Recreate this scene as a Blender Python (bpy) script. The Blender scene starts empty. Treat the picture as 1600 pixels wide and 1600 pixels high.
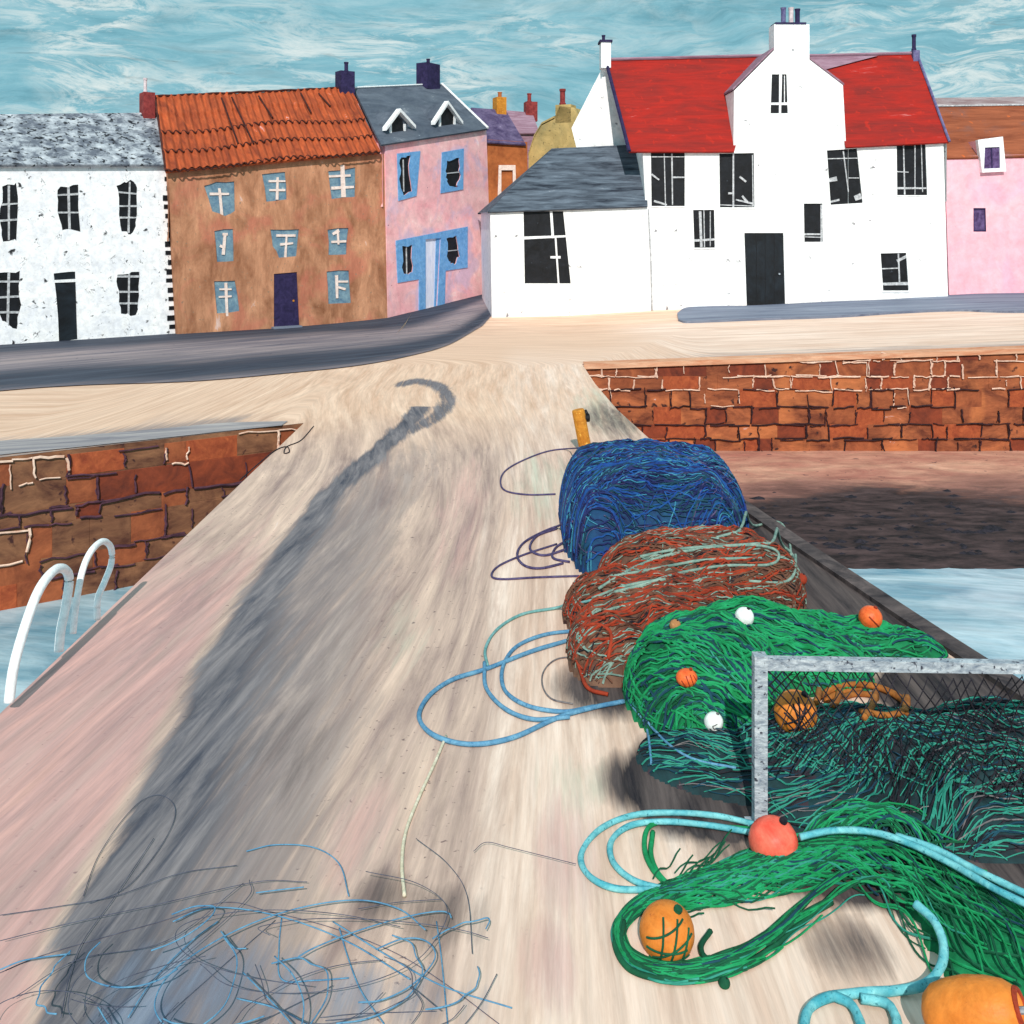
import bpy, math, random
from mathutils import Vector, Matrix, noise
from mathutils.geometry import tessellate_polygon

R = random.Random(7)
scene = bpy.context.scene
COL = scene.collection
def srgb(r, g, b):
    f = lambda c: (c/255/12.92) if c/255 <= .04045 else ((c/255+.055)/1.055)**2.4
    return (f(r), f(g), f(b), 1)

# ------------------------------------------------------------------ camera
EYE = 4.8            # metres above the pier
HZ = 350             # horizon row in the 1600 px photograph
F = 1600.0
cd = bpy.data.cameras.new('camera'); cam = bpy.data.objects.new('camera', cd); COL.objects.link(cam)
cam.location = (0, 0, EYE); cam.rotation_euler = (math.radians(90), 0, 0)
cd.sensor_width = 36; cd.lens = 36; cd.shift_y = -(800-HZ)/1600
cd.clip_end = 5000; cd.clip_start = .1
scene.camera = cam

# ------------------------------------------------------------------ world: brushed turquoise sky
w = bpy.data.worlds.new('World'); scene.world = w; w.use_nodes = True
nt = w.node_tree; nt.nodes.clear(); N = nt.nodes.new; L = nt.links.new
wo = N('ShaderNodeOutputWorld'); bg = N('ShaderNodeBackground'); L(bg.outputs[0], wo.inputs[0])
tc = N('ShaderNodeTexCoord')
def wnoise(vec, scale, detail, dist, rough=.6):
    n = N('ShaderNodeTexNoise'); n.inputs['Scale'].default_value = scale; n.inputs['Detail'].default_value = detail
    n.inputs['Distortion'].default_value = dist; n.inputs['Roughness'].default_value = rough
    L(vec, n.inputs['Vector']); return n
def wmap(vec, scale, rot=(0, 0, 0), loc=(0, 0, 0)):
    m = N('ShaderNodeMapping'); m.inputs['Scale'].default_value = scale; m.inputs['Rotation'].default_value = rot
    m.inputs['Location'].default_value = loc
    L(vec, m.inputs['Vector']); return m.outputs[0]
def wramp(fac, stops):
    r = N('ShaderNodeValToRGB'); els = r.color_ramp.elements
    els[0].position, els[0].color = stops[0]; els[1].position, els[1].color = stops[-1]
    for p, c in stops[1:-1]:
        e = els.new(p); e.color = c
    L(fac, r.inputs[0]); return r.outputs[0]
def wmix(f, a, b, mode='MIX'):
    m = N('ShaderNodeMix'); m.data_type = 'RGBA'; m.blend_type = mode; m.clamp_factor = True
    if isinstance(f, float): m.inputs[0].default_value = f
    else: L(f, m.inputs[0])
    for s, v in ((6, a), (7, b)):
        if isinstance(v, tuple): m.inputs[s].default_value = v
        else: L(v, m.inputs[s])
    return m.outputs[2]
# big swirls bend the strokes
sw = wnoise(wmap(tc.outputs['Generated'], (1, 1, 1.6), (0, 0, 0), (.4, .2, .9)), 2.6, 2.5, .9)
swv = N('ShaderNodeVectorMath'); swv.operation = 'MULTIPLY_ADD'
L(sw.outputs['Color'], swv.inputs[0]); swv.inputs[1].default_value = (.03, .03, .07)
L(tc.outputs['Generated'], swv.inputs[2])
v1 = wmap(swv.outputs[0], (3.2, 3.2, 26), (0, math.radians(-13), 0))
n1 = wnoise(v1, 1.5, 4, .8)
v2 = wmap(swv.outputs[0], (7, 7, 38), (0, math.radians(-11), 0), (3, 1, 2))
n2 = wnoise(v2, 2.0, 9, .5, .78)
v3 = wmap(swv.outputs[0], (6, 6, 26), (0, math.radians(-30), 0), (9, 4, 7))
n3 = wnoise(v3, 1.8, 9, 1.2, .76)
base = wramp(n1.outputs[0], [(.30, srgb(98, 152, 166)), (.42, srgb(120, 180, 196)), (.52, srgb(138, 196, 210)), (.62, srgb(160, 203, 214)), (.76, srgb(136, 170, 172))])
st = wramp(n2.outputs[0], [(.34, srgb(92, 140, 154)), (.5, srgb(132, 184, 198)), (.66, srgb(186, 216, 222))])
c = wmix(.42, base, st)
wh = wramp(n3.outputs[0], [(.46, (0, 0, 0, 1)), (.54, (.6, .6, .6, 1)), (.64, (1, 1, 1, 1))])
n4 = wnoise(wmap(tc.outputs['Generated'], (1, 1, 2), (0, 0, 0), (1.3, .4, .7)), 5.0, 2, .5)
whm = wramp(n4.outputs[0], [(.40, (0, 0, 0, 1)), (.58, (1, 1, 1, 1))])
wm = N('ShaderNodeMath'); wm.operation = 'MULTIPLY'; L(wh, wm.inputs[0]); L(whm, wm.inputs[1])
c = wmix(wm.outputs[0], c, srgb(226, 238, 236))
n5 = wnoise(wmap(swv.outputs[0], (4, 4, 40), (0, math.radians(-20), 0), (5, 9, 1)), 2.2, 5, 1.0, .7)
dk = wramp(n5.outputs[0], [(.62, (0, 0, 0, 1)), (.72, (.55, .55, .55, 1))])
c = wmix(dk, c, srgb(108, 126, 130))
L(c, bg.inputs[0]); bg.inputs[1].default_value = 1.0

# ------------------------------------------------------------------ sun
sd = bpy.data.lights.new('sun', 'SUN'); sun = bpy.data.objects.new('sun', sd); COL.objects.link(sun)
sd.energy = 3.9; sd.angle = math.radians(.6); sd.color = (1, .93, .86)
sun.rotation_euler = Vector((.02, .79, -.61)).to_track_quat('-Z', 'Y').to_euler()

scene.view_settings.view_transform = 'Standard'; scene.view_settings.look = 'None'
scene.view_settings.exposure = 0; scene.view_settings.gamma = 1

# ------------------------------------------------------------------ materials
MATS = {}; BR = {}
def paint(name, cols, scale=(1, 1, 1), rot=(0, 0, 0), size=2.0, detail=6, dist=.8, contrast=.25,
          speck=None, speck_scale=30, speck_amt=.62, scratch=None, rough=.8, bump=.25, bump_scale=1.0, wash=None, fine=.14, fine_scale=1.0, zfine=.22, coord=None):
    """brushed paint-like surface: 2-4 colours laid in strokes along one axis, with flecks and scratches"""
    m = bpy.data.materials.new(name); m.use_nodes = True; nt = m.node_tree; nt.nodes.clear()
    N = nt.nodes.new; L = nt.links.new
    out = N('ShaderNodeOutputMaterial'); p = N('ShaderNodeBsdfPrincipled'); L(p.outputs[0], out.inputs[0])
    p.inputs['Roughness'].default_value = rough; p.inputs['Specular IOR Level'].default_value = .25
    tc = N('ShaderNodeTexCoord'); mp = N('ShaderNodeMapping'); mp.vector_type = 'POINT'
    mr = N('ShaderNodeMapping'); mr.inputs['Rotation'].default_value = rot
    src = tc.outputs['Object']
    if coord:
        ca_ = N('ShaderNodeAttribute'); ca_.attribute_name = coord; src = ca_.outputs['Vector']
    L(src, mr.inputs[0]); mp.inputs['Scale'].default_value = scale; L(mr.outputs[0], mp.inputs[0])
    n = N('ShaderNodeTexNoise'); n.inputs['Scale'].default_value = size; n.inputs['Detail'].default_value = detail
    n.inputs['Roughness'].default_value = .68; n.inputs['Distortion'].default_value = dist; L(mp.outputs[0], n.inputs['Vector'])
    r = N('ShaderNodeValToRGB'); L(n.outputs[0], r.inputs[0]); els = r.color_ramp.elements
    k = len(cols); lo, hi = .5-contrast/2, .5+contrast/2
    for i, cc in enumerate(cols):
        pos = lo+(hi-lo)*i/max(1, k-1)
        if i == 0: els[0].position = pos; els[0].color = srgb(*cc)
        elif i == k-1: els[1].position = max(pos, lo+.01); els[1].color = srgb(*cc)
        else: e = els.new(pos); e.color = srgb(*cc)
    col = r.outputs[0]
    def mix(f, a, b):
        q = N('ShaderNodeMix'); q.data_type = 'RGBA'; L(f, q.inputs[0])
        for s, v in ((6, a), (7, b)):
            if isinstance(v, tuple): q.inputs[s].default_value = v
            else: L(v, q.inputs[s])
        return q.outputs[2]
    def thr(vec, sc, lo, hi, det=3, ds=0., top=1.0):
        q = N('ShaderNodeTexNoise'); q.inputs['Scale'].default_value = sc; q.inputs['Detail'].default_value = det
        q.inputs['Distortion'].default_value = ds; L(vec, q.inputs['Vector'])
        mm = N('ShaderNodeMapRange'); mm.inputs[1].default_value = lo; mm.inputs[2].default_value = hi; mm.inputs[4].default_value = top
        L(q.outputs[0], mm.inputs[0]); return mm.outputs[0]
    if wash:   # broad patches of another colour
        col = mix(thr(tc.outputs['Object'], wash[1], .52, .66, 4, 1.0, wash[2]), col, srgb(*wash[0]))
    if speck:
        col = mix(thr(mr.outputs[0], speck_scale, speck_amt, speck_amt+.06, 5, .4), col, srgb(*speck))
    if scratch:
        wv = N('ShaderNodeTexNoise'); wv.inputs['Scale'].default_value = scratch[1]; wv.inputs['Detail'].default_value = 4
        wv.inputs['Distortion'].default_value = 2.0; L(mr.outputs[0], wv.inputs['Vector'])
        a = N('ShaderNodeMath'); a.operation = 'SUBTRACT'; L(wv.outputs[0], a.inputs[0]); a.inputs[1].default_value = .5
        b = N('ShaderNodeMath'); b.operation = 'ABSOLUTE'; L(a.outputs[0], b.inputs[0])
        mm = N('ShaderNodeMapRange'); L(b.outputs[0], mm.inputs[0]); mm.inputs[1].default_value = .0; mm.inputs[2].default_value = scratch[2]
        mm.inputs[3].default_value = 1; mm.inputs[4].default_value = 0
        gate = thr(tc.outputs['Object'], scratch[1]*1.7, .55, .62, 3)
        g = N('ShaderNodeMath'); g.operation = 'MULTIPLY'; L(mm.outputs[0], g.inputs[0]); L(gate, g.inputs[1])
        col = mix(g.outputs[0], col, srgb(*scratch[0]))
    def brushed(col):
        fm = N('ShaderNodeMapping'); fm.inputs['Scale'].default_value = tuple(5.5*v if v > 1.01 else 2.6*v for v in scale); L(mr.outputs[0], fm.inputs[0])
        fn = N('ShaderNodeTexNoise'); fn.inputs['Scale'].default_value = size*fine_scale; fn.inputs['Detail'].default_value = 6; fn.inputs['Roughness'].default_value = .75; fn.inputs['Distortion'].default_value = .3
        L(fm.outputs[0], fn.inputs['Vector'])
        vr = N('ShaderNodeMapRange'); vr.inputs[1].default_value = .36; vr.inputs[2].default_value = .64; fa = fine or zfine; vr.inputs[3].default_value = 1-fa; vr.inputs[4].default_value = 1+fa*.8
        L(fn.outputs[0], vr.inputs[0])
        q = N('ShaderNodeMix'); q.data_type = 'RGBA'; q.blend_type = 'MULTIPLY'; q.inputs[0].default_value = 1; L(col, q.inputs[6]); L(vr.outputs[0], q.inputs[7]); return q.outputs[2]
    BR[name] = brushed
    if fine: col = brushed(col)
    L(col, p.inputs['Base Color'])
    if bump:
        bn = N('ShaderNodeTexNoise'); bn.inputs['Scale'].default_value = size*3*bump_scale; bn.inputs['Detail'].default_value = 5
        L(mp.outputs[0], bn.inputs['Vector'])
        b = N('ShaderNodeBump'); b.inputs['Strength'].default_value = bump; b.inputs['Distance'].default_value = .04
        L(bn.outputs[0], b.inputs['Height']); L(b.outputs[0], p.inputs['Normal'])
    MATS[name] = m
    return m

paint('white_render', [(240, 241, 242), (252, 252, 252)], size=1.2, bump=.1, contrast=.2, speck=(132, 130, 134), speck_scale=2.2, speck_amt=.665)
paint('white_scratched', [(232, 234, 240), (250, 250, 250), (252, 252, 252)], size=1.4, bump=.15, contrast=.25,
      speck=(50, 50, 54), speck_scale=3.4, speck_amt=.635, scratch=((35, 35, 38), 1.0, .010))
paint('ochre_render', [(132, 84, 58), (172, 106, 68), (190, 122, 82), (206, 150, 116)], (1.6, 1, .8), size=.6, detail=9, contrast=.34, dist=.4, wash=((190, 112, 92), .6, .6), speck=(140, 120, 100), speck_scale=9, speck_amt=.64)
paint('pink_render', [(240, 168, 174), (255, 178, 178), (255, 192, 188), (250, 200, 200)], size=.6, contrast=.3, wash=((205, 180, 205), .7, .7), speck=(150, 90, 110), speck_scale=8, speck_amt=.68)
paint('rose_render', [(242, 176, 190), (250, 190, 200)], size=.6, contrast=.3, wash=((236, 172, 196), .5, .5), speck=(160, 140, 160), speck_scale=6, speck_amt=.70)
paint('slate_speckled', [(98, 104, 116), (138, 144, 156), (176, 182, 190)], size=1.6, detail=10, contrast=.16, dist=.4, speck=(30, 32, 38), speck_scale=4.5, speck_amt=.56)
paint('slate_roof', [(68, 76, 90), (82, 90, 104), (96, 104, 116)], (.5, 1, 1), size=1.0, contrast=.3, speck=(140, 150, 160), speck_scale=6, speck_amt=.70)
paint('slate_streaked', [(20, 26, 40), (32, 41, 56), (48, 58, 74), (108, 120, 134)], (.35, 2, 3.2), size=1.5, detail=9, contrast=.36, dist=.5)
paint('pantile', [(124, 56, 36), (164, 54, 32), (184, 60, 34), (192, 92, 50)], (3.2, .6, .6), size=.9, contrast=.34, detail=6, speck=(240, 150, 50), speck_scale=3.0, speck_amt=.72, bump=.3)
paint('tile_dark', [(52, 26, 24), (84, 40, 32)], size=3)
paint('red_roof', [(128, 36, 32), (152, 36, 30), (170, 34, 24)], (.3, 1.6, 1.6), size=1.0, contrast=.3, speck=(172, 38, 26), speck_scale=2.4, speck_amt=.62)
paint('mauve_slate', [(132, 96, 112), (160, 130, 146)], (.4, 2, 2), size=1.5)
paint('brown_roof', [(116, 58, 36), (142, 76, 46), (160, 90, 60)], (.3, 1.5, 1.5), size=1.0, contrast=.35, wash=((120, 84, 76), .4, .7), speck=(196, 96, 46), speck_scale=3, speck_amt=.66)
paint('grey_ridge', [(128, 106, 108), (166, 156, 158)], (.3, 2, 2), size=1.5)
paint('purple_roof', [(52, 40, 78), (78, 62, 108), (110, 98, 130)], size=1.4, contrast=.35)
paint('orange_render', [(140, 76, 40), (172, 94, 46), (190, 112, 62)], size=.8, contrast=.35)
paint('yellow_render', [(150, 132, 84), (192, 164, 104), (206, 178, 118)], size=.5, contrast=.35, wash=((140, 130, 92), .4, .8), speck=(96, 88, 60), speck_scale=7, speck_amt=.63)
paint('navy', [(34, 28, 62), (52, 44, 84)], size=3)
paint('dull_purple', [(66, 46, 86), (104, 84, 130)], size=4)
paint('oxblood', [(112, 40, 42), (150, 62, 60)], size=3)
paint('ochre', [(176, 110, 34), (208, 140, 50)], size=4, speck=(230, 180, 80), speck_scale=20)
paint('dusky_pot', [(190, 170, 178), (222, 206, 208)], size=4)
paint('pot_violet', [(84, 80, 122), (116, 112, 150)], size=4)
paint('pane_black', [(14, 14, 17), (28, 30, 36)], size=2, rough=.55, contrast=.3, speck=(60, 66, 76), speck_scale=6, speck_amt=.70)
paint('pane_blue', [(84, 116, 142), (106, 142, 164), (128, 156, 168)], size=2.5, rough=.6, contrast=.3)
paint('door_black', [(16, 17, 20), (30, 38, 46)], size=1.2, rough=.6, contrast=.35)
paint('white_bar', [(226, 228, 232), (248, 248, 248)], size=4, bump=0)
paint('bar_cream', [(222, 200, 190), (240, 222, 214)], size=4, bump=0)
paint('bar_grey', [(150, 152, 156), (210, 212, 216)], size=6, bump=0)
paint('sky_blue_trim', [(92, 150, 206), (124, 176, 222)], size=3, contrast=.3)
paint('pale_door', [(206, 214, 238), (232, 234, 246)], (4, 1, .6), size=2)
paint('sea_water', [(84, 140, 162), (116, 168, 186), (146, 190, 206), (186, 212, 222)], (.35, 1.3, 1), (0, 0, .25), size=.55, detail=7, contrast=.34, rough=.22, bump=.5, bump_scale=.6, wash=((206, 222, 230), .35, .5))
paint('road', [(52, 60, 82), (76, 84, 106), (118, 112, 130), (156, 138, 148)], (.12, 1.5, 1), (0, 0, math.radians(-42)), size=1.0, detail=9, contrast=.32, speck=(60, 62, 80), speck_scale=3, speck_amt=.68)
paint('pavement', [(84, 92, 114), (108, 116, 138), (138, 146, 162)], (.12, 2, 1), size=1.2, detail=8, contrast=.34)
paint('coping', [(112, 110, 122), (150, 146, 154), (190, 180, 176)], (.2, 2, 1), (0, 0, -.32), size=1.2, detail=8, contrast=.36)
paint('kerb_soft', [(34, 30, 36), (62, 54, 60), (112, 98, 96)], size=2, contrast=.35)
paint('kerb_dark', [(40, 38, 50), (70, 64, 78)], size=3, speck=(120, 112, 120), speck_scale=14)
paint('pale_mortar', [(214, 172, 150), (236, 206, 186)], size=3, bump=0)
paint('dark_mortar', [(30, 20, 24), (66, 36, 40)], size=3, bump=0)
paint('purple_mortar', [(58, 36, 48), (90, 56, 70)], size=3, bump=0)
paint('white_steel', [(240, 242, 244), (252, 252, 252)], size=6, bump=.1, rough=.45)
paint('grey_steel', [(104, 116, 132), (150, 162, 174), (196, 204, 210)], (2, 2, 5), size=4, detail=8, contrast=.34, speck=(60, 62, 74), speck_scale=24, speck_amt=.60)
paint('net_black', [(18, 18, 24), (44, 40, 50)], size=8, bump=0)
paint('rope_cyan', [(66, 158, 174), (100, 188, 198), (134, 206, 210)], size=5, contrast=.3, speck=(60, 130, 140), speck_scale=40, speck_amt=.62)
paint('rope_blue', [(72, 124, 162), (108, 160, 190)], size=8, contrast=.3, speck=(60, 110, 150), speck_scale=40)
paint('rope_teal', [(92, 148, 148), (128, 176, 176)], size=8)
paint('rope_sage', [(104, 134, 124), (142, 166, 154)], size=8)
paint('rope_violet', [(56, 48, 88), (92, 84, 120)], size=8)
paint('rope_grey', [(92, 88, 94), (130, 124, 124)], size=8)
paint('line_slate', [(62, 66, 84), (96, 100, 116)], size=8, bump=0)
paint('rope_cream', [(206, 194, 166), (232, 222, 200)], size=8)
paint('blue_net', [(18, 38, 82), (24, 58, 104), (30, 84, 120)], size=2.0, contrast=.35, speck=(24, 60, 130), speck_scale=9)
paint('blue_twine', [(22, 58, 134), (32, 90, 150)], size=4)
paint('blue_dark_twine', [(22, 30, 74), (34, 44, 96)], size=4)
paint('teal_twine', [(44, 116, 150), (74, 150, 172)], size=4)
paint('rust_net', [(78, 46, 38), (112, 66, 50), (128, 98, 80)], size=2.2, contrast=.35, speck=(60, 36, 34), speck_scale=8)
paint('rust_twine', [(132, 46, 28), (164, 60, 34)], size=4)
paint('brown_twine', [(74, 44, 36), (116, 76, 58)], size=4)
paint('ochre_rope', [(140, 82, 36), (170, 106, 48)], size=6)
paint('green_net', [(8, 78, 48), (14, 112, 66), (26, 140, 88)], size=2.4, contrast=.36, speck=(20, 66, 62), speck_scale=7)
paint('green_twine', [(12, 124, 70), (30, 152, 96)], size=4)
paint('green_dark_twine', [(12, 70, 48), (20, 92, 62)], size=4)
paint('navy_twine', [(18, 50, 72), (28, 74, 90)], size=4)
paint('charcoal_net', [(22, 22, 30), (36, 40, 50), (34, 72, 76)], size=2.0, contrast=.4, speck=(62, 50, 58), speck_scale=7)
paint('seafoam_twine', [(30, 120, 104), (58, 150, 130)], size=4)
paint('float_orange', [(226, 92, 44), (244, 120, 60)], size=6, rough=.45)
paint('float_coral', [(236, 84, 66), (248, 124, 100)], size=3, rough=.45, speck=(252, 196, 186), speck_scale=7, speck_amt=.66)
paint('float_amber', [(206, 116, 40), (226, 136, 56)], size=4, rough=.5, speck=(180, 96, 40), speck_scale=18, speck_amt=.66)
paint('float_white', [(224, 232, 228), (246, 250, 248)], size=6, rough=.45)
paint('float_tan', [(160, 110, 70), (190, 140, 90)], size=6)

# materials with traced colour zones read from mesh attributes
def zoned(name, base_cols, zones, scale, rot=(0, 0, 0), size=1.0, contrast=.3, rough=.85, bump=.3, detail=9, speck=None, coord=None, zfine=.22):
    m = paint(name, base_cols, scale, rot, size, detail=detail, contrast=contrast, rough=rough, bump=bump, speck=speck[0] if speck else None,
              speck_scale=speck[1] if speck else 30, speck_amt=speck[2] if speck else .6, fine=0, coord=coord, zfine=zfine)
    nt = m.node_tree; N = nt.nodes.new; L = nt.links.new
    p = [n for n in nt.nodes if n.type == 'BSDF_PRINCIPLED'][0]
    col = p.inputs['Base Color'].links[0].from_socket
    tcn = [n for n in nt.nodes if n.type == 'TEX_COORD'][0]
    maps = [n for n in nt.nodes if n.type == 'MAPPING']
    mpo = [n for n in maps if tuple(round(v, 3) for v in n.inputs['Scale'].default_value) == tuple(round(v, 3) for v in scale)][-1].outputs[0]
    for i, (attr, colA, colB, k, ns) in enumerate(zones):
        a = N('ShaderNodeAttribute'); a.attribute_name = attr
        n = N('ShaderNodeTexNoise'); n.inputs['Scale'].default_value = ns; n.inputs['Detail'].default_value = 9
        n.inputs['Roughness'].default_value = .72; n.inputs['Distortion'].default_value = .4
        add = N('ShaderNodeVectorMath'); add.operation = 'ADD'; add.inputs[1].default_value = (i*7.3, i*3.1, 0)
        L(mpo, add.inputs[0]); L(add.outputs[0], n.inputs['Vector'])
        s = N('ShaderNodeMath'); s.operation = 'MULTIPLY_ADD'; L(n.outputs[0], s.inputs[0]); s.inputs[1].default_value = k; s.inputs[2].default_value = -k*.5
        t = N('ShaderNodeMath'); t.operation = 'ADD'; L(a.outputs['Fac'], t.inputs[0]); L(s.outputs[0], t.inputs[1])
        gate = N('ShaderNodeMapRange'); gate.inputs[1].default_value = .15; gate.inputs[2].default_value = .75; L(t.outputs[0], gate.inputs[0])
        on = N('ShaderNodeMapRange'); on.inputs[1].default_value = 0; on.inputs[2].default_value = .12; L(a.outputs['Fac'], on.inputs[0])
        g = N('ShaderNodeMath'); g.operation = 'MULTIPLY'; L(gate.outputs[0], g.inputs[0]); L(on.outputs[0], g.inputs[1])
        rr = N('ShaderNodeValToRGB'); L(n.outputs[0], rr.inputs[0]); rr.color_ramp.elements[0].position = .36; rr.color_ramp.elements[1].position = .64
        rr.color_ramp.elements[0].color = srgb(*colA); rr.color_ramp.elements[1].color = srgb(*colB)
        q = N('ShaderNodeMix'); q.data_type = 'RGBA'; L(g.outputs[0], q.inputs[0]); L(col, q.inputs[6]); L(rr.outputs[0], q.inputs[7])
        col = q.outputs[2]
    L(BR[name](col), p.inputs['Base Color'])
    return m

# ------------------------------------------------------------------ object helpers
def link(name, verts, faces, mats, parent=None, fm=None, smooth=False, kind=None):
    me = bpy.data.meshes.new(name); me.from_pydata([tuple(v) for v in verts], [], faces)
    if not isinstance(mats, (list, tuple)): mats = [mats]
    for m in mats: me.materials.append(MATS[m] if isinstance(m, str) else m)
    if fm: me.polygons.foreach_set('material_index', fm)
    if smooth: me.polygons.foreach_set('use_smooth', [True]*len(me.polygons))
    me.update()
    o = bpy.data.objects.new(name, me); COL.objects.link(o)
    if parent: o.parent = parent
    if kind: o['kind'] = kind
    return o
def tag(o, label, cat, group=None):
    o['label'] = label; o['category'] = cat
    if group: o['group'] = group
    return o
def empty(name, loc, label, cat, group=None, rz=0):
    o = bpy.data.objects.new(name, None); COL.objects.link(o); o.location = loc; o.rotation_euler = (0, 0, rz)
    o.empty_display_size = .3
    return tag(o, label, cat, group)

class MB:
    def __init__(s): s.v = []; s.f = []; s.m = []
    def add(s, vs, fs, mi=0):
        b = len(s.v); s.v += [Vector(v) for v in vs]; s.f += [tuple(i+b for i in f) for f in fs]; s.m += [mi]*len(fs)
    def box(s, a, b, mi=0):
        x0, y0, z0 = a; x1, y1, z1 = b
        s.add([(x0, y0, z0), (x1, y0, z0), (x1, y1, z0), (x0, y1, z0), (x0, y0, z1), (x1, y0, z1), (x1, y1, z1), (x0, y1, z1)],
              [(0, 3, 2, 1), (4, 5, 6, 7), (0, 1, 5, 4), (1, 2, 6, 5), (2, 3, 7, 6), (3, 0, 4, 7)], mi)
    def tube(s, pts, r, n=6, mi=0, closed=False):
        pts = [Vector(p) for p in pts]; k = len(pts)
        if k < 2: return
        vs = []; up = Vector((0, 0, 1))
        for i, p in enumerate(pts):
            t = (pts[min(i+1, k-1)]-pts[max(i-1, 0)])
            if t.length < 1e-6: t = Vector((0, 1, 0))
            t.normalize()
            a = t.cross(up)
            if a.length < .05: a = t.cross(Vector((1, 0, 0)))
            a.normalize(); b = a.cross(t)
            rr = r(i/(k-1)) if callable(r) else r
            for j in range(n):
                an = 2*math.pi*j/n; vs.append(p+(a*math.cos(an)+b*math.sin(an))*rr)
        fs = []
        for i in range(k-1):
            for j in range(n):
                j2 = (j+1) % n; fs.append((i*n+j, i*n+j2, (i+1)*n+j2, (i+1)*n+j))
        fs.append(tuple(range(n-1, -1, -1))); fs.append(tuple((k-1)*n+j for j in range(n)))
        s.add(vs, fs, mi)
    def prism(s, poly, d0, d1, mi=0):   # poly in (x,z), extruded along local y
        n = len(poly); tr = tessellate_polygon([[Vector((x, z, 0)) for x, z in poly]])
        vs = [(x, d0, z) for x, z in poly]+[(x, d1, z) for x, z in poly]
        fs = [tuple(t) for t in tr]+[tuple(n+i for i in reversed(t)) for t in tr]
        fs += [(i, (i+1) % n, n+(i+1) % n, n+i) for i in range(n)]
        s.add(vs, fs, mi)
    def build(s, name, mats, parent=None, smooth=False, kind=None):
        o = link(name, s.v, s.f, mats, parent, s.m, smooth, kind)
        import bmesh
        bm = bmesh.new(); bm.from_mesh(o.data); bmesh.ops.recalc_face_normals(bm, faces=bm.faces); bm.to_mesh(o.data); bm.free()
        return o

def catmull(pts, step=10):
    pts = [Vector(p) for p in pts]; out = []
    P = [2*pts[0]-pts[1]]+pts+[2*pts[-1]-pts[-2]]
    for i in range(1, len(P)-2):
        a, b, c_, d = P[i-1], P[i], P[i+1], P[i+2]
        for k in range(step):
            t = k/step
            out.append(.5*((2*b)+(c_-a)*t+(2*a-5*b+4*c_-d)*t*t+(-a+3*b-3*c_+d)*t**3))
    out.append(pts[-1]); return out

# ------------------------------------------------------------------ terrain functions
def interp(tab, y):
    if y <= tab[0][0]: return tab[0][1]
    for (a, va), (b, vb) in zip(tab, tab[1:]):
        if y <= b: return va+(vb-va)*(y-a)/(b-a)
    return tab[-1][1]
def sst(a, b, x):
    t = max(0, min(1, (x-a)/(b-a))); return t*t*(3-2*t)
def gz(X, Y):
    e = .55*max(0, min(1.4, (X-2.6)/15))*sst(24, 35, Y)
    return e+.1*max(0, min(Y, 72)-48)
def ray(px, py, Y): return Vector(((px-800)/F*Y, Y, EYE-(py-HZ)/F*Y))
def hit(px, py, z=0.):
    """where the line of sight of a traced point meets the ground"""
    Y = 3.0
    while Y < 90:
        p = ray(px, py, Y)
        if p.z <= gz(p.x, p.y)+z: break
        Y += .05
    lo, hi = Y-.05, Y
    for _ in range(12):
        Y = (lo+hi)/2; p = ray(px, py, Y)
        if p.z <= gz(p.x, p.y)+z: hi = Y
        else: lo = Y
    p = ray(px, py, Y); p.z = gz(p.x, p.y)+z; return p
REDGE = [(-3, 7.2), (6, 6.3), (10.5, 5.3), (12.2, 4.95), (15.4, 4.35), (18.7, 3.8), (22.6, 3.1), (26.5, 2.72), (30.7, 2.5), (35, 2.4)]
LEDGE = -5.02
QY = 24.7; WALLY = 35.0; WATER = -3.15
def left_quay(X): return QY+(X-LEDGE)*.66    # the left quay edge runs slightly towards us

# ------------------------------------------------------------------ pier
def grid(xs_fn, ys, nx, zfn):
    vs = []; fs = []
    for Y in ys:
        a, b = xs_fn(Y)
        for i in range(nx):
            X = a+(b-a)*i/(nx-1); vs.append((X, Y, zfn(X, Y)))
    for j in range(len(ys)-1):
        for i in range(nx-1):
            q = j*nx+i; fs.append((q, q+1, q+nx+1, q+nx))
    return vs, fs
def attr(o, name, fn):
    at = o.data.attributes.new(name, 'FLOAT', 'POINT')
    at.data.foreach_set('value', [fn(v.co.x, v.co.y) for v in o.data.vertices])
def wn(x, y, s): return noise.noise(Vector((x*s, y*s, 1.7)))
lband = [(hit(px, py).y, hit(px, py).x) for px, py in [(80, 1600), (108, 1470), (150, 1390), (190, 1310), (240, 1200), (300, 1080), (350, 985), (400, 905), (440, 845), (500, 775), (560, 715), (600, 685), (640, 640)]]
wband = [(6, .46), (8, .42), (10, .34), (13, .30), (17, .30), (21, .34), (24, .34), (27, .32)]
def z_band(x, y):  # dark blue-grey band along the pier, feathered towards its right side
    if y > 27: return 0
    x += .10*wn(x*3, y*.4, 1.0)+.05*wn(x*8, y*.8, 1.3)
    l = interp(lband, y); wd = interp(wband, y); d = x-l
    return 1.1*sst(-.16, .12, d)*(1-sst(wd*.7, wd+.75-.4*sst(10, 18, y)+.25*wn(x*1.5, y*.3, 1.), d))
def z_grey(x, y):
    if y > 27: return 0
    l = interp(lband, y); d = x-l
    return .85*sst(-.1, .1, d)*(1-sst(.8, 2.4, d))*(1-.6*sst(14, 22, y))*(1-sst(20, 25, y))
def z_cream(x, y):
    return .75*sst(-.9, .3, x-.25*(y-8)*0)*(1-.4*sst(12, 20, y))
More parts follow.
